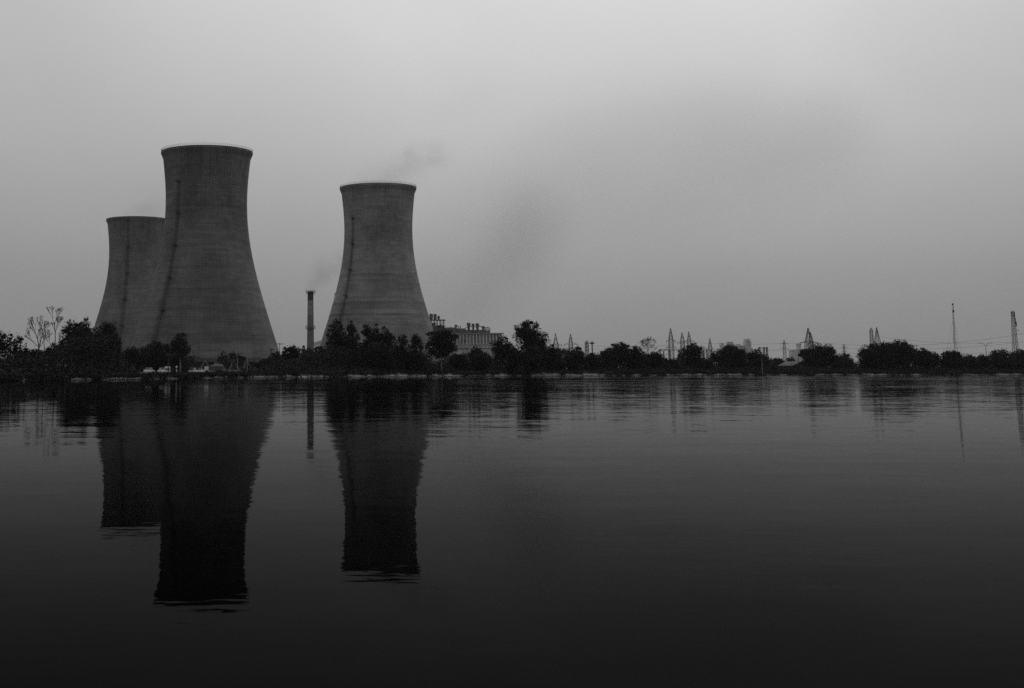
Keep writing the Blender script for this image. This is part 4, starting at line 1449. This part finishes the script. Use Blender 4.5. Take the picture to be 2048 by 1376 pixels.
o = bpy.data.objects.new('undergrowth', leaves_mesh('undergrowth', P, S, M['leaf'], 3)); COL.objects.link(o)
tag(o, 'continuous dark undergrowth along the top of the far bank', 'undergrowth', kind='stuff')

pts, siz = [], []
for u in np.arange(-120, 2150, 1.1):
    Y0 = waterline(u); cz = crest_z(u)
    nz = math.sin(u * .021) + math.sin(u * .067 + 1) + .8 * math.sin(u * .19 + 2)
    for q in range(3 if u < 1240 else 5):
        s = rg.uniform(0, 1) ** (.45 if nz < .4 else .9)
        if nz < (.1 if u < 1240 else -.9) and s < .6 and rg.uniform() < .8: continue
        k = int(rg.uniform(6, 16))
        p = rg.normal(size=(k, 3)) * np.array([.45, .35, .2])
        Y = Y0 - .35 + s * cz * 1.7 + (rg.uniform(0, 4) if s > .9 else 0)
        p += np.array([gx(u, Y), Y, min(s, 1) * cz + .16])
        pts.append(p); siz.append(rg.uniform(.12, .3, k))
P = np.concatenate(pts).astype(np.float32); S = np.concatenate(siz)
P[:, 2] = np.maximum(P[:, 2], .05)
o = bpy.data.objects.new('bank_weeds', leaves_mesh('bank_weeds', P, S, M['grass'], 4)); COL.objects.link(o)
tag(o, 'weeds and grass tufts growing between the bank stones', 'grass', kind='stuff')


# ------------------------------------------------------------------ steam and smoke
def plume(name, label, pts, dens, albedo, scale, seed, aniso=0.0, soft=(.36, .68, 0.0, 1.0)):
    """a bent tube of air, dense in its axis and fading to nothing at its skin; pts = (point, radius)"""
    m = bpy.data.materials.new(name)
    m.use_nodes = True
    t = m.node_tree
    t.nodes.clear()
    out = N(t, 'ShaderNodeOutputMaterial')
    pv = N(t, 'ShaderNodeVolumePrincipled')
    pv.inputs['Color'].default_value = (albedo, albedo, albedo, 1)
    pv.inputs['Anisotropy'].default_value = aniso
    co = N(t, 'ShaderNodeTexCoord')
    # distance to the axis polyline, relative to the local radius
    best = None
    for (a, ra), (b, rb) in zip(pts, pts[1:]):
        a, b = Vector(a), Vector(b)
        ab = b - a
        sub = N(t, 'ShaderNodeVectorMath', operation='SUBTRACT')
        t.links.new(co.outputs['Object'], sub.inputs[0]); sub.inputs[1].default_value = a
        dt = N(t, 'ShaderNodeVectorMath', operation='DOT_PRODUCT')
        t.links.new(sub.outputs[0], dt.inputs[0]); dt.inputs[1].default_value = ab / ab.length_squared
        h = math_node(t, 'ADD', dt.outputs['Value'], 0.0, clamp=True)
        sc = N(t, 'ShaderNodeVectorMath', operation='SCALE')
        sc.inputs[0].default_value = ab; t.links.new(h, sc.inputs['Scale'])
        ds = N(t, 'ShaderNodeVectorMath', operation='DISTANCE')
        t.links.new(sub.outputs[0], ds.inputs[0]); t.links.new(sc.outputs[0], ds.inputs[1])
        rad = math_node(t, 'ADD', ra, math_node(t, 'MULTIPLY', h, rb - ra))
        rel = math_node(t, 'DIVIDE', ds.outputs['Value'], rad)
        best = rel if best is None else math_node(t, 'MINIMUM', best, rel)
    fall = N(t, 'ShaderNodeMapRange', interpolation_type='SMOOTHSTEP')
    t.links.new(best, fall.inputs[0])
    for i, k in enumerate((.05, .95, 1.0, 0.0)):
        fall.inputs[i + 1].default_value = k
    mp = N(t, 'ShaderNodeMapping')
    mp.inputs['Location'].default_value = (seed, seed * 2, seed * 3)
    t.links.new(co.outputs['Object'], mp.inputs[0])
    nz = N(t, 'ShaderNodeTexNoise')
    nz.inputs['Scale'].default_value = scale
    nz.inputs['Detail'].default_value = 4
    nz.inputs['Roughness'].default_value = .55
    nz.inputs['Distortion'].default_value = .6
    t.links.new(mp.outputs[0], nz.inputs['Vector'])
    nr = N(t, 'ShaderNodeMapRange', interpolation_type='SMOOTHSTEP')
    t.links.new(nz.outputs['Fac'], nr.inputs[0])
    for i, k in enumerate(soft):
        nr.inputs[i + 1].default_value = k
    d = math_node(t, 'MULTIPLY', math_node(t, 'MULTIPLY', fall.outputs[0], nr.outputs[0]), dens)
    t.links.new(d, pv.inputs['Density'])
    t.links.new(pv.outputs[0], out.inputs['Volume'])
    P_ = [Vector(a) for a, _ in pts]
    mn = Vector(min(a[i] - r for a, r in pts) for i in range(3))
    mx = Vector(max(a[i] + r for a, r in pts) for i in range(3))
    mb = MB()
    mb.box(((mn + mx) / 2), (mx - mn))
    o = mb.build(name, m)
    tag(o, label, 'smoke' if 'smoke' in name else 'steam', kind='stuff')
    return o


if True:
    q = lambda u, v, Y, r: (tuple(at(u, v, Y)), r)
    plume('steam_plume', 'thin steam drifting right off the rim of the middle cooling tower',
          [q(738, 376, 868, 20), q(765, 366, 868, 24), q(790, 345, 872, 23), q(835, 322, 880, 20), q(880, 308, 890, 16)], .020, .7, .045, 1.0)
    plume('steam_plume', 'faint steam over the rim of the half-hidden left tower',
          [q(275, 438, 1026, 22), q(290, 415, 1030, 24), q(318, 400, 1036, 20)], .014, .7, .05, 4.0)
    plume('smoke_plume', 'pale smoke rising above the chequered chimney',
          [q(622, 585, 1300, 8), q(628, 560, 1302, 16), q(650, 543, 1310, 22), q(690, 530, 1320, 22)], .020, .45, .05, 7.0)
    plume('smoke_plume', 'darkest low smoke rolling up from behind the turbine hall',
          [q(870, 645, 1460, 22), q(925, 615, 1462, 46), q(985, 575, 1465, 62), q(1020, 520, 1470, 66), q(1060, 450, 1475, 70)], .0044, .40, .016, 23.0, soft=(.15, .85, .35, 1.0))
    plume('smoke_plume', 'broad faint smoke veil drifting up and right across the middle of the sky',
          [q(850, 590, 1330, 50), q(930, 520, 1330, 90), q(1030, 440, 1330, 120), q(1160, 370, 1330, 130), q(1320, 320, 1330, 130), q(1500, 300, 1330, 120), q(1640, 290, 1330, 90)], .0022, .42, .010, 29.0, soft=(.15, .85, .45, 1.0))

# ------------------------------------------------------------------ hazy air
HAZE = 0.00005
hz_m = bpy.data.materials.new('hazy_air')
hz_m.use_nodes = True
t = hz_m.node_tree
t.nodes.clear()
out = N(t, 'ShaderNodeOutputMaterial')
pv = N(t, 'ShaderNodeVolumePrincipled')
pv.inputs['Color'].default_value = (.65, .65, .65, 1)
pv.inputs['Density'].default_value = HAZE
t.links.new(pv.outputs[0], out.inputs['Volume'])
hb = MB()
hb.box((500, 2500, 189), (8400, 5300, 382))
ho = hb.build('haze', hz_m)
tag(ho, 'thin grey haze lying over the lake and plant', 'haze', kind='stuff')
